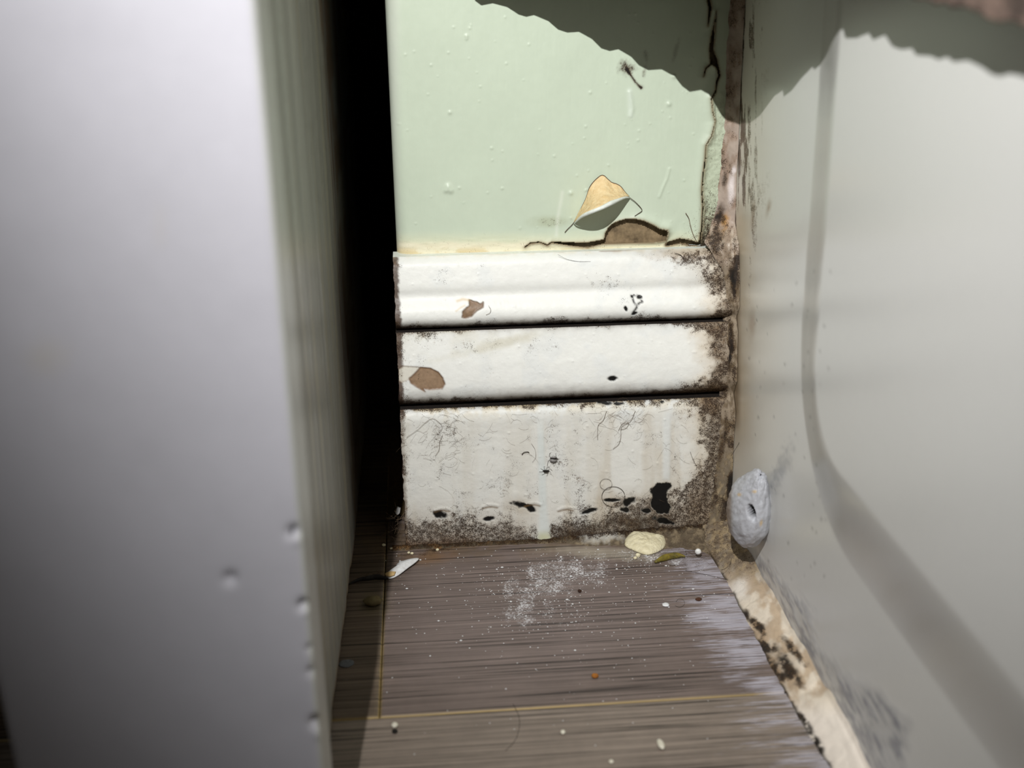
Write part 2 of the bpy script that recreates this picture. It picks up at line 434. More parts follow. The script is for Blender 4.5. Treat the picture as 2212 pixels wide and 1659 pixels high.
def green_sheet():
    st = 0.00042
    arc = rounded_wall(0.0075, 0.0, WX0, 0.16, 0.10)
    fx = np.arange(WX0 + 0.0075 + st, 0.1575, st)
    px = np.concatenate([[p[0] for p in arc], fx, [0.25, 0.6, 1.0]]); py = np.concatenate([[p[1] for p in arc], np.zeros(len(fx) + 3)])
    zs = np.concatenate([np.arange(0.1545, 0.288, st), np.arange(0.290, 0.36, 0.004), [0.4, 0.6, 1.0, 1.5, 2.1]])
    X, Z = np.meshgrid(px, zs); Yy = np.broadcast_to(py, X.shape).copy()
    u, v = proj(np.stack([X, Yy, Z], -1))
    # crazy cracks and the hole
    wob = (fbm(u * 0.09, v * 0.09, 4) - 0.5) * 6
    d = np.minimum.reduce([dpoly(u, v, CRACK, CRACKW), dpoly(u, v, CRACK2, CRACK2W), dpoly(u, v, CRACK3, [2.2, 1.6, 0.8]),
                           dpoly(u, v, HCRK, HCRKW), dpoly(u, v, HCRK2, HCRK2W), spoly(u, v, HOLE)])
    dd = d + wob * 0.35
    # relief: paint lifted beside hole and cracks, brush ridges, drips and nibs
    h = 0.00035 * (fbm(X * 70, Z * 45, 4) - 0.5) + 0.00012 * (fbm(X * 500, Z * 60, 3) - 0.5)
    h += 0.0024 * np.exp(-np.clip(spoly(u, v, HOLE), 0, 99) / 11.0) * sm(1340, 1430, u) * sm(540, 500, v)
    h += 0.0009 * np.exp(-np.clip(d, 0, 99) / 7.0)
    h += 0.0012 * np.exp(-np.clip(dpoly(u, v, CRACK2), 0, 99) / 10.0) * (u < 1545)
    flaky = sm(-2, 5, dpoly(u, v, CRACK2) * np.where(u > np.interp(v, [p[1] for p in CRACK2], [p[0] for p in CRACK2]), 1, -1)) * sm(150, 240, v)
    h += flaky * (0.0010 * (fbm(X * 420, Z * 420, 4) - 0.55))
    rs = np.random.RandomState(5)
    nibs = [(1008, 78, 4), (1008, 84, 3), (1233, 417, 5), (968, 404, 7), (974, 412, 6), (963, 412, 5), (992, 406, 3), (1456, 165, 5), (972, 243, 4), (1062, 320, 3), (1275, 200, 3), (1445, 225, 5), (1085, 407, 3)]
    nibs += [(rs.uniform(860, 1500), rs.uniform(20, 500), rs.uniform(1.5, 2.8)) for _ in range(70)]
    for cx, cy, r in nibs:
        k = np.where((abs(u - cx) < 4 * r) & (abs(v - cy) < 4 * r)); h[k] += r * 0.00013 * np.exp(-((u[k] - cx) ** 2 + (v[k] - cy) ** 2) / (r * r))
    h += 0.0004 * np.exp(-(dpoly(u, v, [(1446, 365), (1441, 385), (1432, 405), (1424, 425)]) / 3.0) ** 2)
    h += 0.0005 * np.exp(-(dpoly(u, v, [(1360, 200), (1366, 235), (1362, 250)]) / 5.0) ** 2)
    h += 0.0006 * sm(500, 540, v) * (fbm(X * 160, Z * 700, 3) - 0.4) * (u < 1200)
    front = (Yy < 0.004)
    Yy = Yy - h * front
    C = np.ones(X.shape + (3,)) * lin((197, 209, 189))
    C = C * (0.97 + 0.06 * fbm(X * 40, Z * 40, 3)[..., None])
    C = mixc(C, lin((212, 216, 205)), sm(872, 850, u) * 0.5)
    low = sm(492, 528, v + 10 * (fbm(u * 0.02, v * 0.05, 3) - 0.5))
    C = mixc(C, lin((226, 222, 188)), low * 0.55)
    C = mixc(C, lin((232, 224, 198)), sm(518, 530, v + 8 * (fbm(u * 0.03, v * 0.03, 3) - 0.5)) * 0.8)
    C = mixc(C, lin((205, 182, 128)), sm(528, 545, v) * sm(0.45, 0.65, fbm(u * 0.03, v * 0.08, 4)) * 0.6)
    C = mixc(C, lin((150, 152, 112)), blob(u, v, 1185, 478, 45, 14, 0, 0.9) * 0.35)
    C = mixc(C, lin((216, 226, 214)), np.exp(-(dpoly(u, v, [(1360, 195), (1362, 250)]) / 6) ** 2) * 0.5)
    C = mixc(C, lin((222, 228, 214)), np.exp(-(dpoly(u, v, [(1215, 415), (1205, 470), (1202, 508)]) / 4) ** 2) * 0.5)
    C = mixc(C, lin((120, 98, 66)), np.exp(-np.clip(d, 0, 99) / 2.6) * 0.85 * (d < 12))
    C = mixc(C, lin((178, 186, 158)), flaky * 0.5)
    C = mixc(C, lin((150, 126, 96)), sm(1500, 1540, u + 0.25 * (v - 500)) * sm(440, 520, v) * 0.7)
    # a mouldy spider mark by the shadow of the curtain
    mk = blob(u, v, 1353, 146, 20, 18, 0, 0.9, 0.6, 0.12) * 0.85 + np.exp(-(dpoly(u, v, [(1354, 150), (1364, 165), (1373, 178), (1385, 190)]) / 3.0) ** 2) * 0.95
    mk += 0.6 * blob(u, v, 1392, 155, 6, 18, 10, 0.9, 0.5, 0.1) + 0.5 * blob(u, v, 1395, 120, 7, 14, 0, 0.9, 0.5, 0.1) + 0.4 * blob(u, v, 1460, 110, 6, 30, 15, 0.9, 0.5, 0.1) + 0.4 * blob(u, v, 1385, 188, 10, 8, 0, 0.9)
    C = mixc(C, lin((84, 66, 50)), mk * 0.75)
    spk = mk * 0.7 + 0.24 * sm(1470, 1515, u + (v - 440) * 0.3) * sm(370, 480, v) + flaky * 0.24 + 0.30 * blob(u, v, 1190, 480, 50, 16, 0, 0.9) + 0.18 * low + 0.12
    spk += 0.22 * sm(1505, 1550, u) * sm(470, 520, v)
    e = (dd[:-1, :-1] + dd[1:, 1:] + dd[:-1, 1:] + dd[1:, :-1]) / 4
    keep = ~((e < 0) & front[:-1, :-1] & (v[:-1, :-1] > -60))
    o = grid('paint_layer', np.stack([X, Yy, Z], -1), M_green, wall, keep=keep, attrs=dict(Col=C, Spk=np.clip(spk, 0, 1)))
    md = o.modifiers.new('thickness', 'SOLIDIFY'); md.thickness = 0.0008; md.offset = -1
    return o
green_sheet()

def flap():
    """curled flake of paint: its top edges still stick to the wall, its lower edge stands off like an awning"""
    TOPL = [(1240, 480), (1251, 458), (1265, 430), (1272, 408), (1280, 395), (1291, 384), (1302, 378)]
    TOPR = [(1302, 378), (1314, 388), (1321, 394), (1331, 397), (1341, 403), (1351, 416), (1359, 424)]
    LOW = [(1240, 480), (1255, 466), (1270, 458), (1285, 452), (1302, 445), (1318, 437), (1336, 429), (1350, 424), (1359, 424)]
    top = spline(TOPL + TOPR[1:], 48); low = spline(LOW, 48)
    n = 40
    def res(p):
        s = np.concatenate([[0], np.cumsum(np.hypot(*np.diff(p, axis=0).T))]); s /= s[-1]
        t = np.linspace(0, 1, n); return np.stack([np.interp(t, s, p[:, 0]), np.interp(t, s, p[:, 1])], 1)
    top, low = res(top), res(low)
    m = 16; P = np.zeros((m, n, 3))
    for i in range(m):
        t = i / (m - 1)
        for j in range(n):
            s = j / (n - 1); a = math.sin(math.pi * s ** 0.9) ** 0.8
            off = 0.0010 + a * 0.0165 * (0.25 * t + 0.75 * t * t)
            q = top[j] * (1 - t) + low[j] * t
            P[i, j] = ony(q[0], q[1], -off)
    o = grid('paint_flap', P, M_cream, wall); o['label'] = 'curled triangular flake with cream back'
    md = o.modifiers.new('thickness', 'SOLIDIFY'); md.thickness = 0.0005; md.offset = 0
    # the torn rims: brown along the top, white where the coat bends at the bottom
    e = tube('torn_edge', P[-1] + np.array([0, -0.0002, -0.0006]), np.interp(np.linspace(0, 1, n), [0, .25, .7, 1], [0.0003, 0.0009, 0.0012, 0.0004]), M_edge, o, 6)
    tube('torn_rim', P[0] + np.array([0, -0.0002, 0.0]), 0.00022, M_rawwood, o, 5)
flap()
tube('torn_line', np.array([ony(a, b, -0.0012) for a, b in spline([(1356, 424), (1372, 436), (1385, 450), (1386, 456), (1378, 462), (1371, 467)], 30)]), 0.00016, M_rawwood, wall, 5)
tube('torn_line', np.array([ony(a, b, -0.0009) for a, b in spline([(1243, 476), (1236, 485), (1226, 495), (1220, 502)], 16)]), 0.00016, M_rawwood, wall, 5)
tube('torn_line', np.array([ony(a, b, -0.0012) for a, b in spline([(1481, 460), (1488, 472), (1492, 490), (1498, 508), (1506, 524)], 20)]), 0.00018, M_lint, wall, 5)

# ---- skirting board in three painted strips
baseboard = struct(empty('baseboard_back', (0.07, FRONT, 0.0)))
def prof(rows): return [float(ony(1200, v, y)[2]) for v, y in rows], [y for v, y in rows]
PZ, PY = prof([(539, 0.0008), (541, -0.0015), (544, -0.0042), (548, -0.0066), (553, -0.0084), (561, -0.0097), (585, -0.0112), (606, -0.0124), (618, -0.0127), (626, -0.0119), (634, -0.0123), (645, -0.0139), (662, -0.0164), (680, -0.0174), (690, -0.0164), (696, -0.0138), (699, -0.0100), (701, -0.0070)])
QZ, QY = prof([(699, -0.0080), (701, -0.0125), (704, -0.0140), (716, -0.0149), (745, -0.0164), (780, -0.0182), (810, -0.0192), (833, -0.0196), (848, -0.0184), (856, -0.0155), (860, -0.0110), (862, -0.0080)])
LZ, LY = prof([(860, -0.0075), (865, -0.0118), (870, -0.0146), (877, -0.0166), (887, -0.0178), (900, -0.0182), (916, -0.0180)])
LZ.append(0.0); LY.append(-0.0180)
BLACKP = [(1405, 1058), (1420, 1044), (1448, 1043), (1452, 1052), (1441, 1066), (1443, 1082), (1450, 1098), (1446, 1110), (1426, 1112), (1412, 1104), (1404, 1090), (1410, 1074)]
CHIPA = [(998, 686), (1000, 672), (1008, 664), (1014, 660), (1013, 648), (1030, 652), (1036, 657), (1044, 653), (1044, 664), (1030, 672), (1018, 684), (1006, 688)]
CHIPB = [(884, 818), (896, 808), (903, 800), (908, 794), (930, 796), (946, 804), (956, 816), (961, 830), (955, 840), (930, 842), (914, 840), (918, 846), (900, 836), (888, 828)]
CHIPC = [(860, 798), (872, 791), (904, 793), (908, 796), (896, 808), (884, 820), (868, 826), (860, 822)]
def strip(name, zz, yy, seed):
    st = 0.00042
    z0, z1 = zz[0], zz[-1]
    dens = np.linspace(0, 1, int(abs(z0 - z1) / st) + 2)
    zf = z0 + (z1 - z0) * dens
    yf = np.interp(-zf, -np.array(zz), yy)
    ys = yf.copy()
    for _ in range(18): ys[1:-1] = (ys[:-2] + 2 * ys[1:-1] + ys[2:]) / 4
    xs = np.arange(-0.0142, 0.1615, st)
    X, Z = np.meshgrid(xs, zf); Yy = np.broadcast_to(ys[:, None], X.shape).copy()
    u, v = proj(np.stack([X, Yy, Z], -1))
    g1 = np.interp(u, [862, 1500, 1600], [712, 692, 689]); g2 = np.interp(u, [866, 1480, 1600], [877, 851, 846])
    bot = np.interp(u, [875, 1180, 1600], [1190, 1167, 1136])
    n1 = fbm(u * 0.02 + seed, v * 0.02, 4); n2 = fbm(u * 0.06 + seed, v * 0.06, 4); n3 = fbm(u * 0.2, v * 0.2, 3)
    h = 0.0004 * (fbm(X * 90 + seed, Z * 140, 3) - 0.5) + 0.00012 * (fbm(X * 600, Z * 600, 3) - 0.5)
    h += 0.0005 * (fbm(X * 25, Z * 15 + seed, 2) - 0.5)
    C = np.ones(X.shape + (3,)) * lin((233, 234, 229))
    C = mixc(C, lin((222, 226, 226)), sm(0.5, 0.7, n1) * 0.4)
    spk = np.full(X.shape, 0.05) + 0.11 * sm(0.5, 0.75, fbm(u * 0.012 + seed, v * 0.02, 3)) * (v < 880)
    # grime held in the two grooves
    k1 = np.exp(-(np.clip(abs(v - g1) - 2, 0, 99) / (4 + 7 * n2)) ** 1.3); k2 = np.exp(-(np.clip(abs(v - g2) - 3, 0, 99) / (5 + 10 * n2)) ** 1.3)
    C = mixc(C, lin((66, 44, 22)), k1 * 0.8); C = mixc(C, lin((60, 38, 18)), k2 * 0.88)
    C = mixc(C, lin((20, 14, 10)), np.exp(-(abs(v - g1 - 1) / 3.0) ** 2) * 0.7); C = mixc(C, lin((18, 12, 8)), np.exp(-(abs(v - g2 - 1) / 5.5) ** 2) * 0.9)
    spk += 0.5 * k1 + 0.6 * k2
    spk += 0.42 * np.exp(-np.clip(v - g2, 0, 99) / 18.0) * (v > g2) + 0.25 * np.exp(-np.clip(v - g1, 0, 99) / 16.0) * (v > g1) * sm(1150, 900, u)
    C = mixc(C, lin((222, 196, 132)), np.exp(-np.clip(v - g2, 0, 99) / 16.0) * (v > g2) * sm(0.35, 0.6, n2) * 0.75)
    C = mixc(C, lin((206, 196, 160)), np.exp(-np.clip(v - g1, 0, 99) / 30.0) * (v > g1) * sm(0.35, 0.65, n1) * 0.45 * sm(1250, 1000, u))
    # right end, against the tub: black brown bloom
    edge = np.interp(v, [530, 600, 640, 700, 720, 790, 850, 890, 960, 1050, 1130], [1545, 1560, 1566, 1545, 1530, 1548, 1530, 1520, 1535, 1515, 1490])
    r = sm(-70, 10, u - edge + 46 * (n1 - 0.5) + 36 * (n2 - 0.5))
    r2 = sm(-20, 12, u - edge + 30 * (n2 - 0.5))
    C = mixc(C, lin((202, 180, 146)), r * 0.6); C = mixc(C, lin((92, 72, 50)), r2 * 0.6)
    spk += 0.30 * r + 0.30 * r2
    for cx, cy, rx, ry, a, s in ((1530, 706, 40, 16, 10, .8), (1490, 694, 60, 6, -2, .9), (1525, 850, 46, 16, -12, .9), (1535, 875, 34, 22, 10, .8), (1480, 845, 70, 8, -6, .8),
                                 (1545, 610, 24, 40, 0, .45), (1510, 600, 60, 40, 0, .22), (1520, 955, 20, 8, 0, .55), (1540, 985, 12, 40, 10, .5), (1500, 560, 60, 20, 0, .3), (1500, 1060, 30, 50, 20, .45)):
        m = blob(u, v, cx, cy, rx, ry, a, 0.9, 0.45, 0.05); spk += s * m; C = mixc(C, lin((110, 84, 52)), m * s * 0.7)
    # left end: thin dirt line
    le = np.interp(v, [555, 700, 900, 1180], [853, 858, 863, 872])
    C = mixc(C, lin((70, 46, 28)), sm(10, 3, u - le + 7 * (n3 - 0.5) - 3 * sm(640, 700, v)) * 0.9); spk += 0.3 * sm(24, 0, u - le)
    # top ledge: old cream and brown paint
    tp = np.interp(u, [856, 1560], [553, 536])
    C = mixc(C, lin((224, 208, 168)), sm(10, -6, v - tp) * sm(0.3, 0.7, n2) * 0.55)
    C = mixc(C, lin((120, 88, 52)), np.exp(-(np.abs(v - tp + 2 - 6 * (n1 - .5)) / 2.5) ** 2) * sm(0.42, 0.52, fbm(u * 0.012, v * 0.01, 3)) * 0.8)
    C = mixc(C, lin((150, 122, 84)), blob(u, v, 1480, 545, 110, 18, -3, 0.9) * 0.6); spk += 0.35 * blob(u, v, 1490, 548, 110, 22, -3, 0.9)
    # spread of fine specks
    spk += 0.16 * sm(0.45, 0.7, n1)
    spk += 0.26 * blob(u, v, 1310, 605, 60, 22, 0, 0.9) + 0.22 * blob(u, v, 1060, 745, 120, 30, -12, 0.9) + 0.2 * blob(u, v, 920, 730, 60, 40, 0, 0.9) + 0.22 * blob(u, v, 1250, 690, 250, 12, -2, 0.9)
    C = mixc(C, lin((196, 190, 166)), blob(u, v, 1090, 740, 150, 14, -14, 0.9, 0.5) * 0.5)
    spk += 0.13 * sm(880, 940, v) * (0.5 + n1) + 0.14 * blob(u, v, 930, 960, 90, 70, 0, 0.9)
    C = mixc(C, lin((214, 210, 198)), sm(880, 930, v) * (0.25 + 0.35 * sm(0.4, 0.7, fbm(u * 0.03, v * 0.004 + 3, 3))))
    C = mixc(C, lin((196, 184, 162)), sm(885, 900, v) * sm(0.5, 0.78, fbm(u * 0.035 + 8, v * 0.006, 3)) * sm(1080, 1200, u) * 0.4)
    # foot of the board: mould and rust
    low = sm(120, 8, bot - v + 60 * (n1 - 0.5))
    lowl = low * np.interp(u, [860, 960, 1100, 1140, 1190, 1290, 1330, 1500], [1, 1, .75, .35, .3, .6, 1, 1])
    spk += 0.60 * lowl + 0.38 * sm(50, 5, bot - v + 30 * (n2 - 0.5)) + 0.35 * blob(u, v, 930, 1150, 80, 26, -4, 0.9) + 0.4 * blob(u, v, 1390, 1122, 100, 26, -6, 0.9)
    C = mixc(C, lin((150, 128, 100)), lowl * 0.5)
    C = mixc(C, lin((126, 82, 36)), sm(34, 6, bot - v + 22 * (n2 - 0.5)) * sm(1080, 960, u) * 0.7)
    C = mixc(C, lin((46, 36, 26)), sm(18, 0, bot - v + 14 * (n2 - 0.5)) * 0.8 * (abs(u - 1172) > 24))
    C = mixc(C, lin((66, 54, 38)), blob(u, v, 1240, 1150, 60, 20, -4, 0.8) * 0.7)
    C = mixc(C, lin((58, 50, 38)), blob(u, v, 1370, 1130, 90, 22, -6, 0.8, 0.7, 0.08) * 0.75); spk += 0.4 * blob(u, v, 1370, 1130, 100, 26, -6, 0.8, 0.6)
    # drips of paler paint
    dr = np.exp(-((u - np.interp(v, [900, 1170], [1440, 1438])) / 9.0) ** 4) * sm(880, 920, v) * sm(1046, 1030, v)
    d2 = np.exp(-((u - np.interp(v, [890, 1170], [1166, 1176])) / np.interp(v, [900, 1100, 1170], [7, 9, 16])) ** 4) * sm(890, 950, v)
    C = mixc(C, lin((226, 230, 228)), dr * 0.75); C = mixc(C, lin((218, 226, 224)), d2 * 0.7); spk *= (1 - 0.75 * np.clip(dr + d2, 0, 1))
    C = mixc(C, lin((206, 206, 160)), d2 * sm(1140, 1160, v) * 0.7)
    h += 0.0004 * dr + 0.0005 * d2
    # scars: bare brown chips, black holes
    ca = sm(2.0, -1.5, spoly(u, v, CHIPA) + 4 * (n3 - 0.5)); cb = sm(1.5, -1.5, spoly(u, v, CHIPB) + 2 * (n3 - 0.5)); cc = sm(1.5, -1.5, spoly(u, v, CHIPC))
    C = mixc(C, lin((132, 108, 84)) * (0.7 + 0.6 * n3[..., None]), ca); C = mixc(C, lin((146, 122, 98)) * (0.8 + 0.4 * n3[..., None]), cb); C = mixc(C, lin((214, 210, 196)), cc * 0.8)
    rim = np.exp(-(spoly(u, v, CHIPB) / 2.0) ** 2); C = mixc(C, lin((104, 68, 36)), rim * 0.7)
    rim = np.exp(-(spoly(u, v, CHIPA) / 1.6) ** 2); C = mixc(C, lin((92, 64, 38)), rim * 0.6)
    C = mixc(C, lin((110, 80, 50)), np.exp(-(spoly(u, v, CHIPC) / 1.4) ** 2) * 0.5)
    C = mixc(C, lin((206, 176, 124)), np.exp(-(dpoly(u, v, [(988, 650), (1000, 646), (1012, 648)]) / 3) ** 2) * 0.6 + np.exp(-(dpoly(u, v, [(985, 672), (996, 664), (1004, 660)]) / 2) ** 2) * 0.5)
    h -= 0.0007 * (ca + cb) + 0.0003 * cc
    blk = sm(1.4, -1.4, spoly(u, v, BLACKP) + 6 * (n3 - 0.5))
    for cx, cy, rx, ry, a in ((1323, 818, 13, 6, -6), (1359, 1084, 20, 10, -18), (1325, 1081, 20, 4, 0), (1308, 870, 20, 5, 8), (1336, 872, 14, 3.5, -4), (1130, 1092, 28, 7, 12),
                              (1150, 1101, 12, 8, 20), (950, 1112, 16, 8, 10), (1056, 1121, 13, 5, -8), (1272, 1105, 24, 6, -14), (1350, 1103, 16, 7, 10), (1432, 1125, 26, 8, 10), (1395, 1104, 14, 7, 0), (1430, 869, 5, 3, 0),
                              (1382, 642, 6, 5, 0), (1371, 677, 9, 4, -20), (1352, 667, 4, 8, -20)):
        blk = np.maximum(blk, blob(u, v, cx, cy, rx, ry, a, 0.35, 0.55, 0.09))
    ring = np.exp(-(dpoly(u, v, [(1364, 640), (1372, 637), (1384, 644), (1388, 652), (1380, 657), (1374, 668), (1368, 676)]) / 2.6) ** 2) + np.exp(-(dpoly(u, v, [(1366, 642), (1370, 654), (1374, 660)]) / 2.2) ** 2)
    blk = np.maximum(blk, np.clip(ring, 0, 1) * sm(0.25, 0.45, n3))
    halo = blob(u, v, 1425, 1080, 44, 50, 0, 0.9) * 0.4 + blob(u, v, 1340, 1085, 60, 26, 0, 0.9) * 0.3 + blob(u, v, 1130, 1096, 44, 20, 8, 0.9) * 0.3
    C = mixc(C, lin((168, 148, 116)), halo); spk += halo * 0.5
    spk = spk * (0.50 + 1.0 * n2) * (0.75 + 0.5 * n1) * (1 - blk); C = mixc(C, lin((12, 11, 10)), blk); h -= 0.0006 * blk
    for cx, cy in ((1058, 1092), (1222, 1098), (1150, 1088), (955, 1100)):      # curled lips of split paint
        lip = np.exp(-(dpoly(u, v, [(cx - 16, cy + 3), (cx - 8, cy - 1), (cx, cy - 2), (cx + 10, cy - 2), (cx + 18, cy + 1)]) / 3.0) ** 2); h += 0.0003 * lip
        C = mixc(C, lin((120, 94, 60)), np.exp(-(dpoly(u, v, [(cx - 16, cy + 7), (cx - 6, cy + 4), (cx + 4, cy + 3), (cx + 16, cy + 5)]) / 2.0) ** 2) * 0.7)
    rs = np.random.RandomState(11)
    for _ in range(150):
        cx, cy, rr = rs.uniform(870, 1530), rs.uniform(560, 1160), rs.uniform(1.2, 2.4)
        kk = np.where((abs(u - cx) < 8) & (abs(v - cy) < 8)); h[kk] += rr * 0.00014 * np.exp(-((u[kk] - cx) ** 2 + (v[kk] - cy) ** 2) / (rr * rr))
    Yy = Yy - h
    endj = np.interp(fbm(zf * 300, zf * 0 + seed, 3), [0, 1], [-0.0006, 0.0006])
    X = X + np.where(xs[None, :] < -0.0130, 1, 0) * endj[:, None]
    P = np.stack([X, Yy, Z], -1)
    # carry the strip back into the wall at both ends, top and foot
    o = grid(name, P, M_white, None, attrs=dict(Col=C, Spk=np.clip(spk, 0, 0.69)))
    V = []; f = []
    for (i, j) in [(a, 0) for a in range(len(zf))]:
        V.append(P[i, j] + np.array([-0.0001, 0, 0])); V.append((P[i, j][0] - 0.0001, 0.006, P[i, j][2]))
    n = len(zf); f = np.array([(2 * i, 2 * i + 2, 2 * i + 3, 2 * i + 1) for i in range(n - 1)])
    end = mesh_np('raw_end', np.array(V), f, M_rawwood, o, False)
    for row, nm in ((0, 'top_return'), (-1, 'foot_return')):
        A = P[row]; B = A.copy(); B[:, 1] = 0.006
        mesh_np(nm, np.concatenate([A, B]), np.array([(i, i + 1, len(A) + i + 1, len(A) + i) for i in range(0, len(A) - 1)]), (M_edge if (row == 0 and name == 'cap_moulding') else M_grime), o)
    put(baseboard, o)
    return o
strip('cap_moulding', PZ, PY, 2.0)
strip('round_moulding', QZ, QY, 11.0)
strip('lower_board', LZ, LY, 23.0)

# ---- unseen enclosure added to keep the slot behind the upright black
struct(box('slot_blocker_left', (-1.0, -0.02, -0.01), (-0.064, 0.36, 2.1), M_slotshade))
struct(box('slot_blocker_back', (-1.0, 0.36, -0.01), (1.0, 0.44, 2.1), M_slotshade))
struct(box('slot_blocker_top', (-1.0, -0.02, 2.1), (1.0, 0.44, 2.16), M_slotshade))

# ---- bathtub with a raised apron panel
tub = empty('bathtub', (0.30, -0.45, 0.0))
def apron_surface(Yy, Z):
    # rounded rectangle, mid slope line: y < -0.133, z > 0.098, corner radius
    rc = 0.055; cy, cz = -0.133 - rc, 0.098 + rc
    dy, dz = Yy - cy, cz - Z
    sd = np.where((dy > 0) & (dz > 0), np.hypot(dy, dz) - rc, np.maximum(dy - rc, dz - rc))
    sd = np.maximum(sd, Z - 0.50)
    t = np.clip((0.020 - sd) / 0.040, 0, 1)
    return 0.6 * t + 0.4 * t * t * (3 - 2 * t)
def apron():
    ys = np.concatenate([np.arange(0.003, -0.36, -0.0011), np.arange(-0.37, -1.5, -0.02)])
    zs = np.concatenate([np.arange(0.0, 0.33, 0.0011), np.arange(0.335, 0.432, 0.01)])
    Yy, Z = np.meshgrid(ys, zs)
    X = tub_x(Z) - 0.0080 * apron_surface(Yy, Z)
    u, v = proj(np.stack([X, Yy, Z], -1))
    X = X + 0.0006 * (fbm(Yy * 14, Z * 14, 2) - 0.5)
    C = np.ones(X.shape + (3,)) * lin((217, 217, 214))
    n1 = fbm(u * 0.03, v * 0.03, 4); n2 = fbm(u * 0.09, v * 0.02, 4); n3 = fbm(u * 0.15, v * 0.012, 3)
    near = sm(1740, 1590, u) * sm(1250, 900, v)
    C = mixc(C, lin((206, 196, 176)), near * 0.5)
    C = mixc(C, lin((178, 156, 122)), sm(1640, 1590, u + 20 * (n1 - .5)) * sm(1050, 880, v) * sm(380, 520, v) * 0.6)
    spk = 0.46 * sm(1660, 1590, u) * sm(0.42, 0.66, n3) * sm(820, 500, v) + 0.40 * sm(1710, 1640, u) * sm(0.48, 0.66, n3) * sm(760, 400, v) + 0.05 * near
    C = mixc(C, lin((140, 104, 70)), (blob(u, v, 1660, 450, 7, 26, 12, 0.9) + 0.7 * blob(u, v, 1628, 460, 5, 40, 8, 0.9) + .6 * blob(u, v, 1625, 700, 10, 40, 4, 0.9)) * 0.6)
    C = mixc(C, lin((92, 66, 28)), sm(1604, 1590, u) * sm(500, 560, v) * sm(960, 880, v) * 0.7)
    # smeared silicone along the foot
    sp = [(1590, 1180), (1640, 1200), (1690, 1260), (1740, 1310), (1760, 1400), (1830, 1470), (1900, 1500), (1960, 1560), (1950, 1659), (1990, 1720), (1800, 1720), (1700, 1480), (1640, 1350), (1595, 1260)]
    sd = spoly(u, v, sp)
    stre = fbm(Yy * 90 + Z * 160, Z * 420 - Yy * 60, 4)
    wet = sm(14, -6, sd + 50 * (stre - 0.5))
    C = mixc(C, lin((146, 148, 155)), wet * (0.25 + 0.75 * sm(0.35, 0.65, stre)))
    C = mixc(C, lin((148, 150, 156)), blob(u, v, 1690, 1010, 16, 60, 22, 0.9, 0.9, 0.12) * 0.55)
    X = X - 0.0004 * wet * stre
    spk += 0.12 * wet
    rs = np.random.RandomState(21)
    for _ in range(60):
        cx, cy, rr = rs.uniform(1610, 1800), rs.uniform(560, 1300), rs.uniform(1.2, 2.6)
        kk = np.where((abs(u - cx) < 8) & (abs(v - cy) < 8)); m = np.exp(-((u[kk] - cx) ** 2 + (v[kk] - cy) ** 2) / rr ** 2)[..., None]
        C[kk] = C[kk] * (1 - 0.7 * m) + lin((90, 84, 84)) * 0.7 * m
    o = grid('apron', np.stack([X, Yy, Z], -1), M_tub, None, flip=True, attrs=dict(Col=C, Spk=np.clip(spk, 0, 1)))
    return o
ap = apron()
def rim():
    prof = [(0.156, 0.430), (0.1535, 0.434), (0.1530, 0.442), (0.1545, 0.452), (0.160, 0.458), (0.20, 0.460), (0.222, 0.458), (0.232, 0.448), (0.245, 0.40), (0.275, 0.12), (0.30, 0.09), (0.60, 0.085)]
    pr = spline(prof, 72)
    ys = np.linspace(0.002, -1.5, 40)
    P = np.zeros((len(pr), len(ys), 3))
    P[:, :, 0] = pr[:, :1]; P[:, :, 2] = pr[:, 1:]; P[:, :, 1] = ys
    C = np.ones(P.shape) * lin((217, 217, 214))
    return grid('rim', P, M_tub, None, attrs=dict(Col=C, Spk=np.zeros(P.shape[:2])))
put(tub, ap, rim())
tag(tub, 'white glossy bathtub with a raised rounded apron panel, beside the mouldy skirting board', 'bathtub')

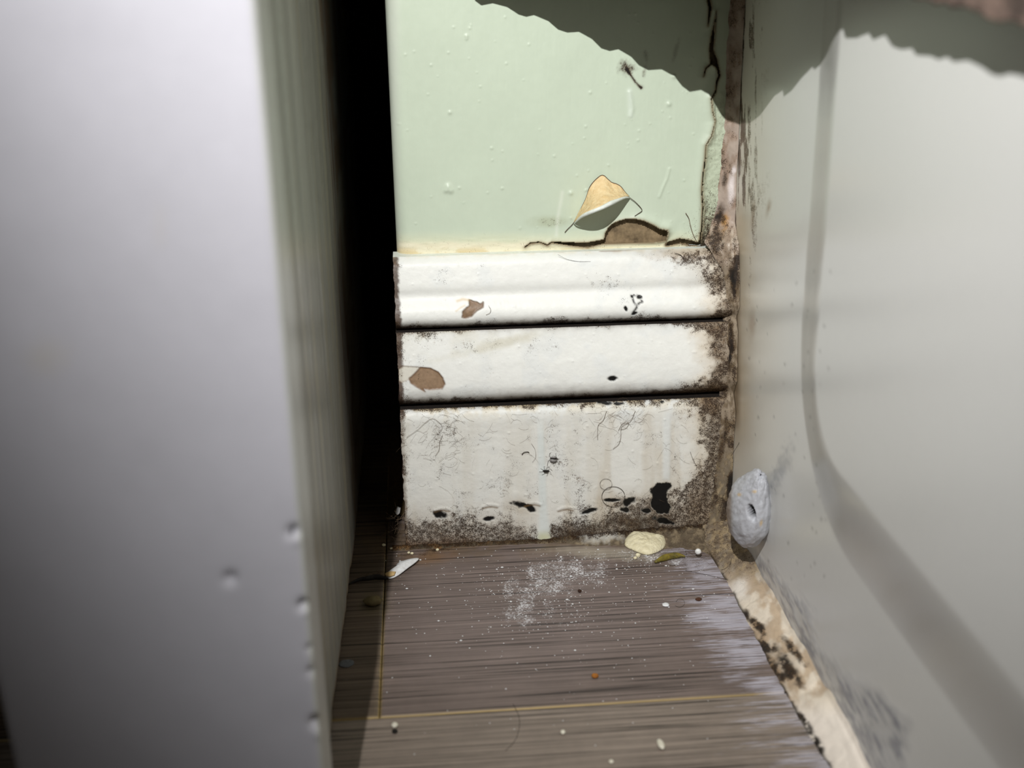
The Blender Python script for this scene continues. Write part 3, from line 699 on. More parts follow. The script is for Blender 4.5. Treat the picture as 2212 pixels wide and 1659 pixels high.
# ---- wooden upright: thick front board with dents, brushed side panel behind it
upright = empty('wooden_upright', (-0.085, -0.247, 0.0))
def board():
    x0, x1, y0, y1, r = -0.132, -0.0375, -0.260, -0.235, 0.0030
    def arc(cx, cy, a0, a1, n=7): return [(cx + r * math.cos(t), cy + r * math.sin(t)) for t in np.linspace(a0, a1, n)]
    pr = [(x0, y1)] + [(x0, y) for y in np.linspace(y1 - 0.004, y0 + r, 8)]
    pr += arc(x0 + r, y0 + r, math.pi, 1.5 * math.pi)[1:]
    pr += [(x, y0) for x in np.linspace(x0 + r, x1 - r, 80)][1:]
    pr += arc(x1 - r, y0 + r, 1.5 * math.pi, 2 * math.pi)[1:]
    pr += [(x1, y) for y in np.linspace(y0 + r, y1 - 0.001, 20)][1:] + [(x1 - 0.001, y1)]
    pr = np.array(pr)
    zs = np.concatenate([np.arange(0.006, 0.34, 0.0012), np.linspace(0.35, 2.1, 12)])
    P = np.zeros((len(zs), len(pr), 3)); P[:, :, :2] = pr[None]; P[:, :, 2] = zs[:, None]
    u, v = proj(P)
    n = 0.0007 * (fbm(P[..., 0] * 40, P[..., 2] * 25, 3) - 0.5)
    d = n
    for cx, cy, rr, dep in ((497, 1250, 13, 0.0016), (634, 1150, 12, 0.0024), (640, 1165, 9, -0.0008), (655, 1308, 11, 0.0022), (662, 1320, 8, -0.0008), (672, 1450, 9, 0.0012), (682, 1560, 12, 0.0020), (690, 1585, 9, -0.0008), (668, 1400, 7, 0.0010)):
        d = d + dep * np.exp(-((u - cx) ** 2 + (v - cy) ** 2) / rr ** 2)
    d = d * (P[..., 1] < y1 - 0.002)
    P[..., 1] += d
    P[..., 0] -= np.where(P[..., 0] > x1 - r, np.clip(d, 0, 1), 0) * 0.7
    C = np.ones(P.shape) * lin((186, 185, 192))
    C = mixc(C, lin((186, 180, 168)), blob(u, v, 100, 770, 60, 50, 0, 0.95) * 0.35 + blob(u, v, 345, 490, 20, 60, 0, 0.95) * 0.15)
    C = mixc(C, lin((196, 200, 188)), (P[..., 0] > x1 - r * 0.4) * 0.6)  # green wall bounce put into the colour of the right side strip
    o = grid('front_board', P, M_upr, None, attrs=dict(Col=C, Spk=np.zeros(P.shape[:2])))
    o['label'] = 'smooth grey white front board with small dents'
    return o
def side():
    ys = np.concatenate([np.linspace(-0.236, 0.02, 150), np.linspace(0.03, 0.26, 12)])
    zs = np.concatenate([np.linspace(0.0, 0.33, 150), np.linspace(0.36, 2.1, 8)])
    Yy, Z = np.meshgrid(ys, zs)
    X = -0.0445 + 0.0012 * (fbm(Yy * 90, Z * 3, 3) - 0.5) + np.interp(Yy, [-0.236, -0.15, 0], [-0.001, -0.0005, 0.002])
    u, v = proj(np.stack([X, Yy, Z], -1))
    zb = 0.0010 + 0.0016 * fbm(ys * 120, ys * 0, 3)
    Z = np.maximum(Z, zb[None, :])
    C = np.ones(X.shape + (3,)) * lin((158, 158, 150))
    st = fbm(Yy * 260, Z * 5, 4)
    C = mixc(C, lin((124, 124, 118)), sm(0.45, 0.7, st) * 0.55); C = mixc(C, lin((172, 166, 142)), sm(0.55, 0.72, fbm(Yy * 180 + 9, Z * 7, 3)) * 0.5)
    C = mixc(C, lin((120, 94, 66)), sm(-0.012, 0.002, Yy) * sm(0.5, 0.6, fbm(Yy * 300, Z * 40, 3)) * 0.7)
    C = mixc(C, lin((130, 96, 60)), sm(0.004, 0.001, Z - zb) * 0.6)
    spk = 0.35 * sm(-0.03, 0.0, Yy) * sm(0.09, 0.02, Z)
    o = grid('side_panel', np.stack([X, Yy, Z], -1), M_upr, None, flip=False, attrs=dict(Col=C, Spk=spk))
    md = o.modifiers.new('thickness', 'SOLIDIFY'); md.thickness = 0.016; md.offset = -1
    o['label'] = 'brush-streaked grey side panel'
    return o
put(upright, board(), side())
tag(upright, 'thick grey white wooden upright with dented edge, beside the black gap', 'upright')

# ---- silicone: corner bead and floor bead
def corner_caulk():
    zs = np.arange(0.001, 0.34, 0.0011); zs = np.concatenate([zs, np.linspace(0.345, 0.43, 12)])
    n = 22
    wl = np.interp(zs, [0, 0.02, 0.05, 0.083, 0.10, 0.125, 0.148, 0.156, 0.163, 0.170, 0.18, 0.20, 0.225, 0.28, 0.43], [0.014, 0.011, 0.008, 0.006, 0.0055, 0.0055, 0.006, 0.012, 0.0165, 0.011, 0.008, 0.0066, 0.0056, 0.006, 0.006])
    yf = np.interp(zs, [0, 0.075, 0.083, 0.092, 0.118, 0.125, 0.132, 0.15, 0.162, 0.172, 0.43], [-0.0185, -0.0185, -0.0125, -0.019, -0.0155, -0.0115, -0.017, -0.0135, -0.0105, -0.0012, -0.0012])
    P = np.zeros((len(zs), n, 3))
    for i, z in enumerate(zs):
        xt = tub_x(z) - 0.0002
        jw = 0.0022 * (fbm(np.array([z * 170.0]), np.array([3.0]), 4)[0] - 0.5)
        jb = 0.004 * (fbm(np.array([z * 120.0]), np.array([8.0]), 4)[0] - 0.35)
        for j in range(n):
            t = j / (n - 1)
            x = xt - (wl[i] + jw) * (1 - t); y = yf[i] + 0.0012 - (0.006 + jb * 0.5) * t ** 1.6 - 0.0011 * math.sin(math.pi * t)
            P[i, j] = (x, y, z)
    Yn = fbm(P[..., 0] * 420, P[..., 2] * 160, 4)
    P[..., 1] -= (0.0018 + 0.0030 * sm(0.148, 0.156, P[..., 2]) * sm(0.176, 0.168, P[..., 2])) * (Yn - 0.5) * np.sin(np.linspace(0.2, math.pi - 0.1, n))[None, :]
    u, v = proj(P)
    n1 = fbm(u * 0.05, v * 0.025, 4); n2 = fbm(u * 0.16, v * 0.08, 4)
    C = np.ones(P.shape) * lin((178, 162, 150))
    C = mixc(C, lin((146, 122, 104)), sm(0.4, 0.65, n1) * 0.7)
    C = mixc(C, lin((148, 134, 112)), sm(520, 600, v) * 0.8)
    C = mixc(C, lin((100, 84, 62)), sm(540, 620, v) * sm(0.45, 0.62, n2) * 0.8)
    C = mixc(C, lin((104, 94, 78)), sm(900, 1050, v) * 0.75); C = mixc(C, lin((176, 158, 126)), sm(900, 1050, v) * sm(0.5, 0.7, n2) * 0.7)
    C = mixc(C, lin((226, 216, 214)), blob(u, v, 1580, 405, 9, 40, 3, 0.8) + blob(u, v, 1585, 368, 6, 9, 0, 0.6) + blob(u, v, 1600, 300, 5, 26, 0, 0.6))
    dk = 0.8 * blob(u, v, 1558, 452, 12, 26, 10, 0.9, 0.6, 0.08) + 0.8 * blob(u, v, 1566, 385, 7, 26, 4, 0.9, 0.6, 0.08) + 0.6 * blob(u, v, 1552, 470, 18, 12, 0, 0.9) + 0.9 * blob(u, v, 1586, 600, 9, 40, 0, 0.9) + 0.8 * blob(u, v, 1578, 760, 8, 40, 4, 0.9) + 0.7 * blob(u, v, 1560, 960, 8, 60, 10, 0.9) + .8 * blob(u, v, 1578, 1050, 9, 46, 8, 0.8)
    C = mixc(C, lin((136, 118, 96)), sm(470, 510, v) * sm(580, 550, v) * 0.7); C = mixc(C, lin((196, 184, 168)), sm(470, 510, v) * sm(0.52, 0.7, n2) * sm(580, 550, v) * 0.7)
    C = mixc(C, lin((176, 128, 50)), blob(u, v, 1566, 478, 10, 22, 0, 0.8, 0.6, 0.1) * 0.8)
    C = mixc(C, lin((52, 38, 24)), dk * 0.9)
    spk = 0.36 * sm(0.4, 0.7, n1) + 0.20 + 0.4 * dk + 0.2 * sm(500, 620, v) + 0.2 * sm(460, 500, v) * sm(600, 560, v)
    o = grid('corner_caulk', P, M_caulk, None, attrs=dict(Col=C, Spk=np.clip(spk, 0, 1)))
    return o
cc = corner_caulk()
tag(cc, 'dirty pinkish brown silicone bead running up the corner between skirting and bathtub', 'caulk')

BL = [(1500, 1160), (1535, 1205), (1560, 1242), (1588, 1290), (1602, 1322), (1622, 1356), (1645, 1402), (1668, 1450), (1698, 1500), (1722, 1545), (1748, 1592), (1792, 1659), (1850, 1740)]
def floor_caulk():
    L3 = np.array([onz(a, b) for a, b in BL]); o_ = np.argsort(L3[:, 1])
    ly, lx = L3[o_, 1], L3[o_, 0]
    ys = np.concatenate([np.arange(-0.016, -0.30, -0.0008), np.arange(-0.30, -1.4, -0.01)])
    n = 26; P = np.zeros((len(ys), n, 3))
    w = np.interp(ys, ly, lx)
    w = np.where(ys < ly[0], 0.1520, w) + 0.0018 * (fbm(ys * 160, ys * 0 + 2, 4) - 0.5)
    hz = 0.0120 + 0.005 * (fbm(ys * 60, ys * 0 + 6, 3) - 0.5)
    for j in range(n):
        t = j / (n - 1)
        x1 = tub_x(hz) - 0.0001
        P[:, j, 0] = w * (1 - t) + x1 * t
        P[:, j, 1] = ys
        P[:, j, 2] = hz * (t ** 1.7) + 0.0032 * np.sin(np.pi * min(1, t * 1.15)) ** 0.7 * (0.75 + 0.5 * fbm(ys * 90, ys * 0 + 3, 3)) - 0.0004
    P[..., 2] += 0.0016 * (fbm(P[..., 0] * 260, P[..., 1] * 130, 4) - 0.5) * np.sin(np.linspace(0.15, math.pi - 0.2, n))[None, :]
    u, v = proj(P)
    n1 = fbm(u * 0.04, v * 0.03, 4); n2 = fbm(u * 0.12, v * 0.10, 4)
    C = np.ones(P.shape) * lin((222, 210, 192))
    C = mixc(C, lin((172, 142, 106)), sm(0.42, 0.62, n1) * 0.6 * sm(1560, 1480, v))
    C = mixc(C, lin((108, 95, 78)), sm(1290, 1200, v) * 0.85); C = mixc(C, lin((178, 158, 124)), sm(1290, 1200, v) * sm(0.48, 0.66, n2) * 0.7)
    C = mixc(C, lin((230, 224, 216)), blob(u, v, 1590, 1275, 30, 34, 35, 0.9) * 0.7)
    C = mixc(C, lin((236, 226, 214)), sm(1500, 1560, v) * 0.9)
    dk = 0 * u
    for cx, cy, rx, ry, a in ((1700, 1440, 16, 60, -35, ), (1670, 1440, 18, 44, -40), (1690, 1500, 14, 40, -30), (1635, 1350, 10, 34, -40), (1650, 1395, 12, 24, -35), (1715, 1405, 10, 40, -38), (1765, 1610, 12, 62, -28), (1740, 1560, 9, 40, -32), (1612, 1330, 9, 16, -30)):
        dk = np.maximum(dk, blob(u, v, cx, cy, rx, ry, a, 0.6, 0.7, 0.06))
    C = mixc(C, lin((128, 96, 56)), np.maximum(dk, 0.8 * blob(u, v, 1680, 1430, 46, 90, -35, 0.9)) * 0.6 * sm(1560, 1500, v))
    C = mixc(C, lin((26, 20, 16)), dk * sm(0.34, 0.46, n2))
    e = np.linspace(0, 1, n)[None, :] * np.ones((len(ys), 1))
    C = mixc(C, lin((30, 24, 18)), sm(0.10, 0.02, e) * sm(0.40, 0.52, fbm(u * 0.025, v * 0.03, 3)) * 0.9)
    spk = 0.16 + 0.4 * dk + 0.35 * sm(1300, 1200, v) - 0.14 * sm(1540, 1580, v)
    return grid('floor_caulk', P, M_caulk, None, attrs=dict(Col=C, Spk=np.clip(spk, 0, 1)))
fc = floor_caulk()
tag(fc, 'cream silicone bead blackened with mould along the foot of the bathtub', 'caulk')

# thick dollop of silicone with a black hole
def dollop():
    nu, nv = 150, 100
    th = np.linspace(0, 2 * np.pi, nu, endpoint=False); ph = np.linspace(0.02, np.pi - 0.02, nv)
    TH, PH = np.meshgrid(th, ph)
    # local axes: a = off the tub (-x), b = along tub, c = up
    a = np.cos(TH) * np.sin(PH) * 0.0105; b = np.sin(TH) * np.sin(PH) * 0.0165; c = np.cos(PH) * 0.0245; a = a * np.sin(PH) ** -0.25; b = b * np.sin(PH) ** -0.25
    k = 1 - 0.42 * sm(-0.2, 1.0, np.cos(PH)); a, b = a * k, b * k
    n = fbm(TH * 3, PH * 4, 4); s = 1 + 0.10 * (n - 0.5); a, b, c = a * s, b * s, c * s
    # tilt: the lower end leans away from the wall
    ang = math.radians(26); b2 = b * math.cos(ang) - c * math.sin(ang); c2 = b * math.sin(ang) + c * math.cos(ang)
    z0 = 0.0; best = None
    ctr = onpl(1622, 1092, 0, 0.1560)
    Pt = np.stack([ctr[0] - a, ctr[1] + b2, ctr[2] + c2], -1)
    Pt = np.concatenate([Pt, Pt[:, :1]], 1)
    u, v = proj(Pt)
    hole = 1 - sm(0.55, 1.15, ell(u, v, 1622, 1107, 8.5, 18, -14) + 0.4 * (fbm(u * .2, v * .2, 3) - .5))
    vis = Pt[..., 0] < ctr[0] + 0.001
    hole = hole * vis
    Pt[..., 0] += hole * 0.0045; Pt[..., 1] += hole * 0.004
    nn = fbm(u * 0.12, v * 0.12, 4)
    Pt[..., 0] -= 0.0009 * (nn - 0.5) * vis
    C = np.ones(Pt.shape) * lin((184, 186, 192))
    C = mixc(C, lin((168, 168, 172)), sm(0.5, 0.7, nn) * 0.5)
    C = mixc(C, lin((206, 178, 130)), (blob(u, v, 1597, 1068, 6, 5, 0, 0.8) + blob(u, v, 1644, 1130, 4, 9, 10, 0.8) + blob(u, v, 1630, 1062, 6, 4, 0, 0.8)) * 0.8)
    C = mixc(C, lin((120, 92, 60)), sm(1586, 1574, u) * 0.7)
    C = mixc(C, lin((10, 9, 9)), sm(0.35, 0.7, hole))
    spk = 0.16 + 0.16 * sm(0.5, 0.7, nn)
    o = grid('caulk_dollop', Pt, M_caulk, None, attrs=dict(Col=C, Spk=spk))
    return o
tag(dollop(), 'oval grey white dollop of silicone with a black hole, stuck on the bathtub', 'caulk')

# ---- dirt and lint packed in the corner of floor and skirting
def dirt():
    st = 0.0006
    xs = np.arange(-0.022, 0.1625, st); ys = np.arange(-0.060, -0.0165, st)
    X, Yy = np.meshgrid(xs, ys)
    u, v = proj(np.stack([X, Yy, 0 * X], -1))
    dw = FRONT - Yy; dt = 0.1635 - X
    n1 = fbm(X * 120, Yy * 120, 4); n2 = fbm(X * 420 + 4, Yy * 420, 4)
    wid = np.interp(X, [-0.022, 0.03, 0.055, 0.07, 0.09, 0.115, 0.135, 0.16], [0.0035, 0.0025, 0.0030, 0.0040, 0.008, 0.011, 0.017, 0.030])
    hgt = np.interp(X, [-0.022, 0.05, 0.08, 0.11, 0.14, 0.16], [0.0014, 0.0012, 0.0022, 0.0040, 0.0048, 0.006])
    H = hgt * (1 - dw / (wid * (0.5 + 1.0 * n1))) * (0.55 + 0.9 * n2)
    H = np.where(dw < 0, hgt * (0.55 + .9 * n2), H)
    C = np.ones(X.shape + (3,)) * lin((100, 88, 72))
    C = mixc(C, lin((150, 134, 108)), sm(0.48, 0.68, n2) * 0.6)
    C = mixc(C, lin((48, 40, 28)), sm(0.004, 0.0, dw) * 0.8 + 0.0 * X)
    C = mixc(C, lin((36, 32, 22)), blob(u, v, 1380, 1135, 110, 22, -6, 0.9, 0.7, 0.06) * 0.8)
    C = mixc(C, lin((128, 88, 42)), sm(0.05, 0.0, X) * sm(0.45, 0.6, n1) * 0.6)
    C = mixc(C, lin((208, 206, 198)), blob(u, v, 1300, 1166, 60, 12, -3, 0.7, 0.9, 0.08) * 0.7)
    spk = 0.42 * sm(0.006, 0.0, dw) + 0.25 + 0.3 * blob(u, v, 1380, 1140, 120, 26, -6, 0.9)
    wht = 0.35 * blob(u, v, 1290, 1160, 90, 14, -3, 0.9) + 0.2 * sm(0.5, .7, n1) + 0.3 * blob(u, v, 1360, 1150, 40, 12, 0, 0.9)
    e = np.maximum.reduce([H[:-1, :-1], H[1:, 1:], H[1:, :-1], H[:-1, 1:]])
    return grid('corner_dirt', np.stack([X, Yy, np.maximum(H, -0.0003)], -1), M_dirt, None, keep=e > 0.0, attrs=dict(Col=C, Spk=np.clip(spk, 0, 1), Wht=np.clip(wht, 0, 1)))
tag(dirt(), 'grey brown dirt and lint packed along the foot of the skirting board', 'dirt', kind='stuff')

# ---- small litter
def lump(name, c, r, mat, seed, flat=0.6, nz=0.35, rot=0.0):
    nu, nv = 20, 12
    th = np.linspace(0, 2 * np.pi, nu, endpoint=False); ph = np.linspace(0.05, np.pi - 0.05, nv)
    TH, PH = np.meshgrid(th, ph)
    d = np.stack([np.cos(TH) * np.sin(PH), np.sin(TH) * np.sin(PH), np.cos(PH)], -1)
    n = fbm(d[..., 0] * 2 + seed, d[..., 1] * 2 + d[..., 2] * 2.3 + seed, 4)
    s = (1 - nz / 2 + nz * n)[..., None]
    P = d * s * np.array(r)
    cr, sr = math.cos(rot), math.sin(rot)
    P = np.stack([P[..., 0] * cr - P[..., 1] * sr, P[..., 0] * sr + P[..., 1] * cr, P[..., 2]], -1)
    P[..., 2] -= P[..., 2].min()
    P = P + np.array(c)
    V = np.concatenate([P.reshape(-1, 3), [P[0].mean(0)], [P[-1].mean(0)]])
    f = grid_faces(nv, nu, closed=True, flip=True); k = np.arange(nu); k2 = (k + 1) % nu
    t = np.concatenate([np.stack([np.full(nu, nu * nv), k, k2], 1), np.stack([np.full(nu, nu * nv + 1), (nv - 1) * nu + k2, (nv - 1) * nu + k], 1)])
    return mesh_np(name, V, [f, t], mat)
def sheet(name, outline, mat, zfun, th=0.0006, n=14):
    """a thin chip with a traced outline lying on the floor, curved by zfun(x,y)"""
    pts = np.array([onz(a, b)[:2] for a, b in outline]); c = pts.mean(0)
    P = np.zeros((n, len(pts), 3))
    for i in range(n):
        t = (i + 0.02) / (n - 1 + 0.02); q = c + (pts - c) * t
        P[i, :, :2] = q; P[i, :, 2] = [zfun(x, y, t) for x, y in q]
    o = grid(name, P, mat, None, closed=True)
    md = o.modifiers.new('thickness', 'SOLIDIFY'); md.thickness = th; md.offset = 0
    return o
def floor_at(u, v, z=0.0): return onz(u, v, z)

ol = spline([(1350, 1166), (1358, 1152), (1376, 1150), (1400, 1153), (1424, 1156), (1440, 1160), (1436, 1178), (1420, 1190), (1396, 1196), (1372, 1188), (1352, 1178), (1350, 1166)], 48)[:-1]
p = sheet('plaster_lump', [(a, b + 4) for a, b in ol], M_putty, lambda x, y, t: 0.0004 + 0.0034 * (1 - t ** 4) * (0.7 + 0.6 * float(fbm(np.array([x * 400]), np.array([y * 400]), 3)[0])), 0.0008, 18)
tag(p, 'cream crumbling plaster lump on the floor at the foot of the skirting board', 'plaster')
ol = spline([(834, 1243), (846, 1236), (856, 1228), (858, 1222), (864, 1226), (862, 1217), (874, 1216), (890, 1213), (905, 1214), (896, 1223), (880, 1233), (862, 1245), (845, 1252), (836, 1250), (834, 1243)], 60)[:-1]
fl = sheet('paint_flake', ol, M_flake, lambda x, y, t: 0.0006 + 0.0022 * (1 - t * t) + 0.0018 * max(0, (x + 0.02) / 0.015), 0.0005)
tag(fl, 'white paint flake lying by the plank joint near the upright', 'paint flake')
tip = sheet('tan_tip', [(832, 1247), (842, 1243), (856, 1243), (852, 1250), (842, 1253), (834, 1251)], M_flakeb, lambda x, y, t: 0.0020 + 0.0012 * (1 - t * t), 0.0004, 6)
put(fl, tip)
q = sheet('paint_chip', [(855, 1139), (860, 1129), (867, 1131), (865, 1139), (860, 1142)], M_bead, lambda x, y, t: 0.002 + (y + 0.03) * 0.2, 0.0006, 4)
tag(q, 'small white paint chip caught in cobweb at the corner of the skirting end', 'paint chip')

c = onz(1508, 1193, 0.0042)
tag(lump('foam_bead', (c[0], c[1], 0.0030), (0.0017, 0.0017, 0.0016), M_bead, 3, 1, 0.05), 'tiny round white bead in the dirt near the corner', 'bead')
c = np.array([onz(a, b, 0.0016) for a, b in spline([(1415, 1214), (1432, 1206), (1450, 1201), (1466, 1200), (1480, 1202)], 16)])
tag(tube('dried_scrap', c, np.interp(np.linspace(0, 1, len(c)), [0, .3, .7, 1], [0.0006, 0.0019, 0.0016, 0.0004]), M_yellow, None, 8), 'olive yellow curved scrap on the floor below the plaster lump', 'scrap')
def litter(name, u, v, r, mat, seed, label, cat, rot=0.0, nz=0.35):
    c = onz(u, v); o = lump(name, (c[0], c[1], -0.0001), r, mat, seed, nz=nz, rot=rot); tag(o, label, cat); return o
litter('pale_seed', 1427, 1612, (0.0014, 0.0030, 0.0011), M_grain, 4, 'pale elongated seed lying on the lighter plank', 'seed', 0.1, 0.15)
litter('white_crumb', 853, 1570, (0.0014, 0.0014, 0.0010), M_grain, 5, 'round whitish crumb beside a black crumb near the plank joint', 'crumb')
litter('black_crumb', 853, 1583, (0.0012, 0.0011, 0.0009), M_black, 6, 'black crumb beside a whitish crumb near the plank joint', 'crumb')
litter('orange_crumb', 1285, 1463, (0.0016, 0.0014, 0.0009), M_orange, 7, 'orange brown crumb in the middle of the dark plank', 'crumb')
litter('grey_crumb', 1438, 1308, (0.0018, 0.0016, 0.0006), M_flake, 8, 'flat pale grey dot of paint on the dusty plank', 'crumb')
litter('brown_crumb', 1509, 1297, (0.0017, 0.0010, 0.0008), M_rawwood, 9, 'dark brown crumb on the white streaks near the floor bead', 'crumb')
litter('white_speck', 1216, 1584, (0.0010, 0.0012, 0.0007), M_grain, 10, 'tiny pale speck on the lighter plank between seed and plank joint', 'crumb')
litter('white_speck', 1320, 1648, (0.0010, 0.0010, 0.0007), M_grain, 12, 'tiny pale speck on the lighter plank, farthest from the skirting', 'crumb')
litter('putty_lump', 806, 1306, (0.0046, 0.0034, 0.0022), plain('olive_putty', (112, 100, 66), (84, 72, 44), 300, 0.8, 0.6), 13, 'olive brown putty lump stuck by the upright in its shadow', 'putty')
litter('dark_crumb', 1252, 1279, (0.0010, 0.0010, 0.0008), M_rawwood, 14, 'small dark crumb in the patch of white dust', 'crumb')
litter('blue_grey_smear', 748, 1434, (0.0034, 0.0030, 0.0003), plain('blue_grey_paint', (104, 108, 112), (82, 84, 88), 400, 0.7, 0.3), 15, 'thin blue grey paint smear on the plank beside the upright', 'paint spot')
c = np.array([onz(a, b, 0.001) for a, b in spline([(752, 1262), (775, 1252), (795, 1249), (815, 1246), (838, 1250)], 20)])
tag(tube('dark_twig', c, np.interp(np.linspace(0, 1, len(c)), [0, .4, .8, 1], [0.0004, 0.0011, 0.0014, 0.0005]), M_black, None, 6), 'black twig of dirt reaching from the upright to the white flake', 'dirt')
for k, (a, b, sc, wh) in enumerate(((1378, 1203, 1.4, 'just below the plaster lump'), (1372, 1208, 1.0, 'below its larger neighbour by the plaster lump'), (890, 1198, 0.9, 'above the tip of the white paint flake'),
        (883, 1196, 0.8, 'in a pair above the white paint flake'), (945, 1190, 0.9, 'on the dirt line between flake and pale drip'), (845, 1187, 0.8, 'under the cobweb of the skirting end'), (829, 1180, 1.0, 'in the shadow of the black gap'))):
    c = onz(a, b); o = lump('plaster_crumb', (c[0], c[1], 0.0), (0.0010 * sc, 0.0009 * sc, 0.0008 * sc), M_putty, 30 + k)
    tag(o, 'tiny cream plaster crumb ' + wh, 'crumb', 'plaster crumbs by the skirting')

# fine plaster dust grains scattered over the planks
def dust():
    rs = np.random.RandomState(17); V = []; Fc = []
    cl = [(1150, 1270, 60, 45, 170), (1240, 1225, 90, 40, 170), (1180, 1335, 130, 45, 120), (1250, 1290, 240, 90, 200), (1120, 1240, 230, 40, 160), (1200, 1450, 330, 120, 90), (1380, 1240, 90, 30, 80)]
    for cx, cy, sx, sy, n in cl:
        for _ in range(n):
            a, b = rs.normal(cx, sx), rs.normal(cy, sy)
            if b < 1185 or b > 1650 or a < 830 or a > 1560 + (b - 1250) * 0.5: continue
            c = onz(a, b); r = rs.uniform(0.00012, 0.00042) * (1.9 if rs.rand() < 0.06 else 1)
            k = len(V); rr = rs.uniform(0.7, 1.3, 6) * r
            V += [(c[0] + rr[0], c[1], r * .4), (c[0], c[1] + rr[1], r * .4), (c[0] - rr[2], c[1], r * .4), (c[0], c[1] - rr[3], r * .4), (c[0], c[1], r * 1.1), (c[0], c[1], -0.00005)]
            Fc += [(k, k + 1, k + 4), (k + 1, k + 2, k + 4), (k + 2, k + 3, k + 4), (k + 3, k, k + 4), (k + 1, k, k + 5), (k + 2, k + 1, k + 5), (k + 3, k + 2, k + 5), (k, k + 3, k + 5)]
    return mesh_np('plaster_dust', np.array(V), np.array(Fc), M_flake, None, False)
tag(dust(), 'white plaster dust grains scattered over the dark plank', 'dust', kind='stuff')

# ---- hairs and insects on the lower board
def on_board(pts, off=0.0005, n=40): return np.array([ony(a, b, -0.0183 - off) for a, b in spline(pts, n)])
def circ(cx, cy, rx, ry, a0, a1, n=12): return [(cx + rx * math.cos(math.radians(t)), cy + ry * math.sin(math.radians(t))) for t in np.linspace(a0, a1, n)]
def hair(pts, label, r=0.00010, mat=None, off=0.0005, f=None, group=None):
    P = on_board(pts, off, 6 * len(pts)) if f is None else np.array([f(a, b) for a, b in spline(pts, 6 * len(pts))])
    tag(tube('hair_strand', P, r, mat or M_hair, None, 5), label, 'hair', group)
hair(circ(1325, 1073, 25, 22, 0, 700, 30), 'dark hair coiled into a double ring over the black mould spots', 0.00012)
hair(circ(1309, 1046, 13, 12, -20, 330, 14), 'fine hair ring just above the larger coiled hair', 0.00008)
hair([(1127, 982), (1132, 977), (1140, 976), (1143, 978)], 'short thick curved bristle on the lower board left of the insect', 0.00018)
hair([(1148, 958), (1156, 972), (1157, 988), (1150, 998)], 'long faint hair curling down beside the insect', 0.00006, M_lint)
hair([(1310, 888), (1303, 908), (1292, 920), (1291, 950)], 'brown hair hanging from the groove above the ring', 0.00009, M_lint)
hair([(1372, 888), (1362, 910), (1343, 922), (1341, 945), (1336, 960), (1324, 970)], 'long brown hair hanging in an S from the lower groove', 0.00009, M_lint)
hair([(1336, 930), (1345, 915), (1358, 914), (1352, 925), (1340, 928)], 'small loop of brown lint tangled on the long S hair', 0.00009, M_lint)
hair([(940, 985), (948, 972), (950, 955), (956, 940)], 'brown hair near the free end of the lower board', 0.00008, M_lint)
hair([(878, 945), (900, 930), (930, 905), (948, 912), (955, 925), (945, 940)], 'tangled lint hair under the groove at the free end', 0.00007, M_lint)
hair([(1491, 976), (1496, 990), (1503, 1005)], 'short straight hair on the lower board near the corner bead', 0.00008)
hair([(1205, 550), (1225, 560), (1250, 565), (1276, 565)], 'thin hair lying on the cap moulding under the cream ledge', 0.00007, f=lambda a, b: ony(a, b, -0.0100))
hair([(1478, 560), (1470, 551), (1458, 547)], 'thick dark hair on the cap moulding near the corner bead', 0.00018, f=lambda a, b: ony(a, b, -0.0100))
hair([(1055, 660), (1060, 668), (1058, 676), (1050, 680)], 'short brown hair beside the bare brown chip of the cap moulding', 0.00008, M_lint, f=lambda a, b: ony(a, b, -0.0176))
hair([(1579, 985), (1592, 965), (1602, 945)], 'straight dark hair sticking up from the corner bead above the dollop', 0.00010, f=lambda a, b: ony(a, b, -0.032))
hair([(1470, 1197), (1483, 1198), (1481, 1190), (1500, 1197), (1530, 1194)], 'dark hair looping past the white bead', 0.00009, f=lambda a, b: onz(a, b, 0.0046))
hair([(1108, 1520), (1120, 1545), (1122, 1570), (1112, 1600), (1092, 1622)], 'long dark hair lying across the lighter plank', 0.00010, f=lambda a, b: onz(a, b, 0.0001))
hair([(1460, 1300), (1466, 1294), (1476, 1296), (1478, 1306), (1468, 1312), (1458, 1308)], 'small curled hair ring on the dusty plank', 0.00008, f=lambda a, b: onz(a, b, 0.0001))
hair([(1480, 1232), (1520, 1240), (1555, 1248), (1590, 1256)], 'long hair lying over the white streaks by the floor bead', 0.00008, f=lambda a, b: onz(a, b, 0.0006))
hair([(1580, 1200), (1578, 1216), (1570, 1226), (1558, 1232)], 'curved hair on the floor bead near the corner', 0.00009, f=lambda a, b: onz(a, b, 0.006))
hair([(1612, 690), (1618, 678), (1624, 676), (1628, 684)], 'small hooked hair stuck on the bathtub edge', 0.00008, M_lint, f=lambda a, b: ony(a, b, -0.0300))

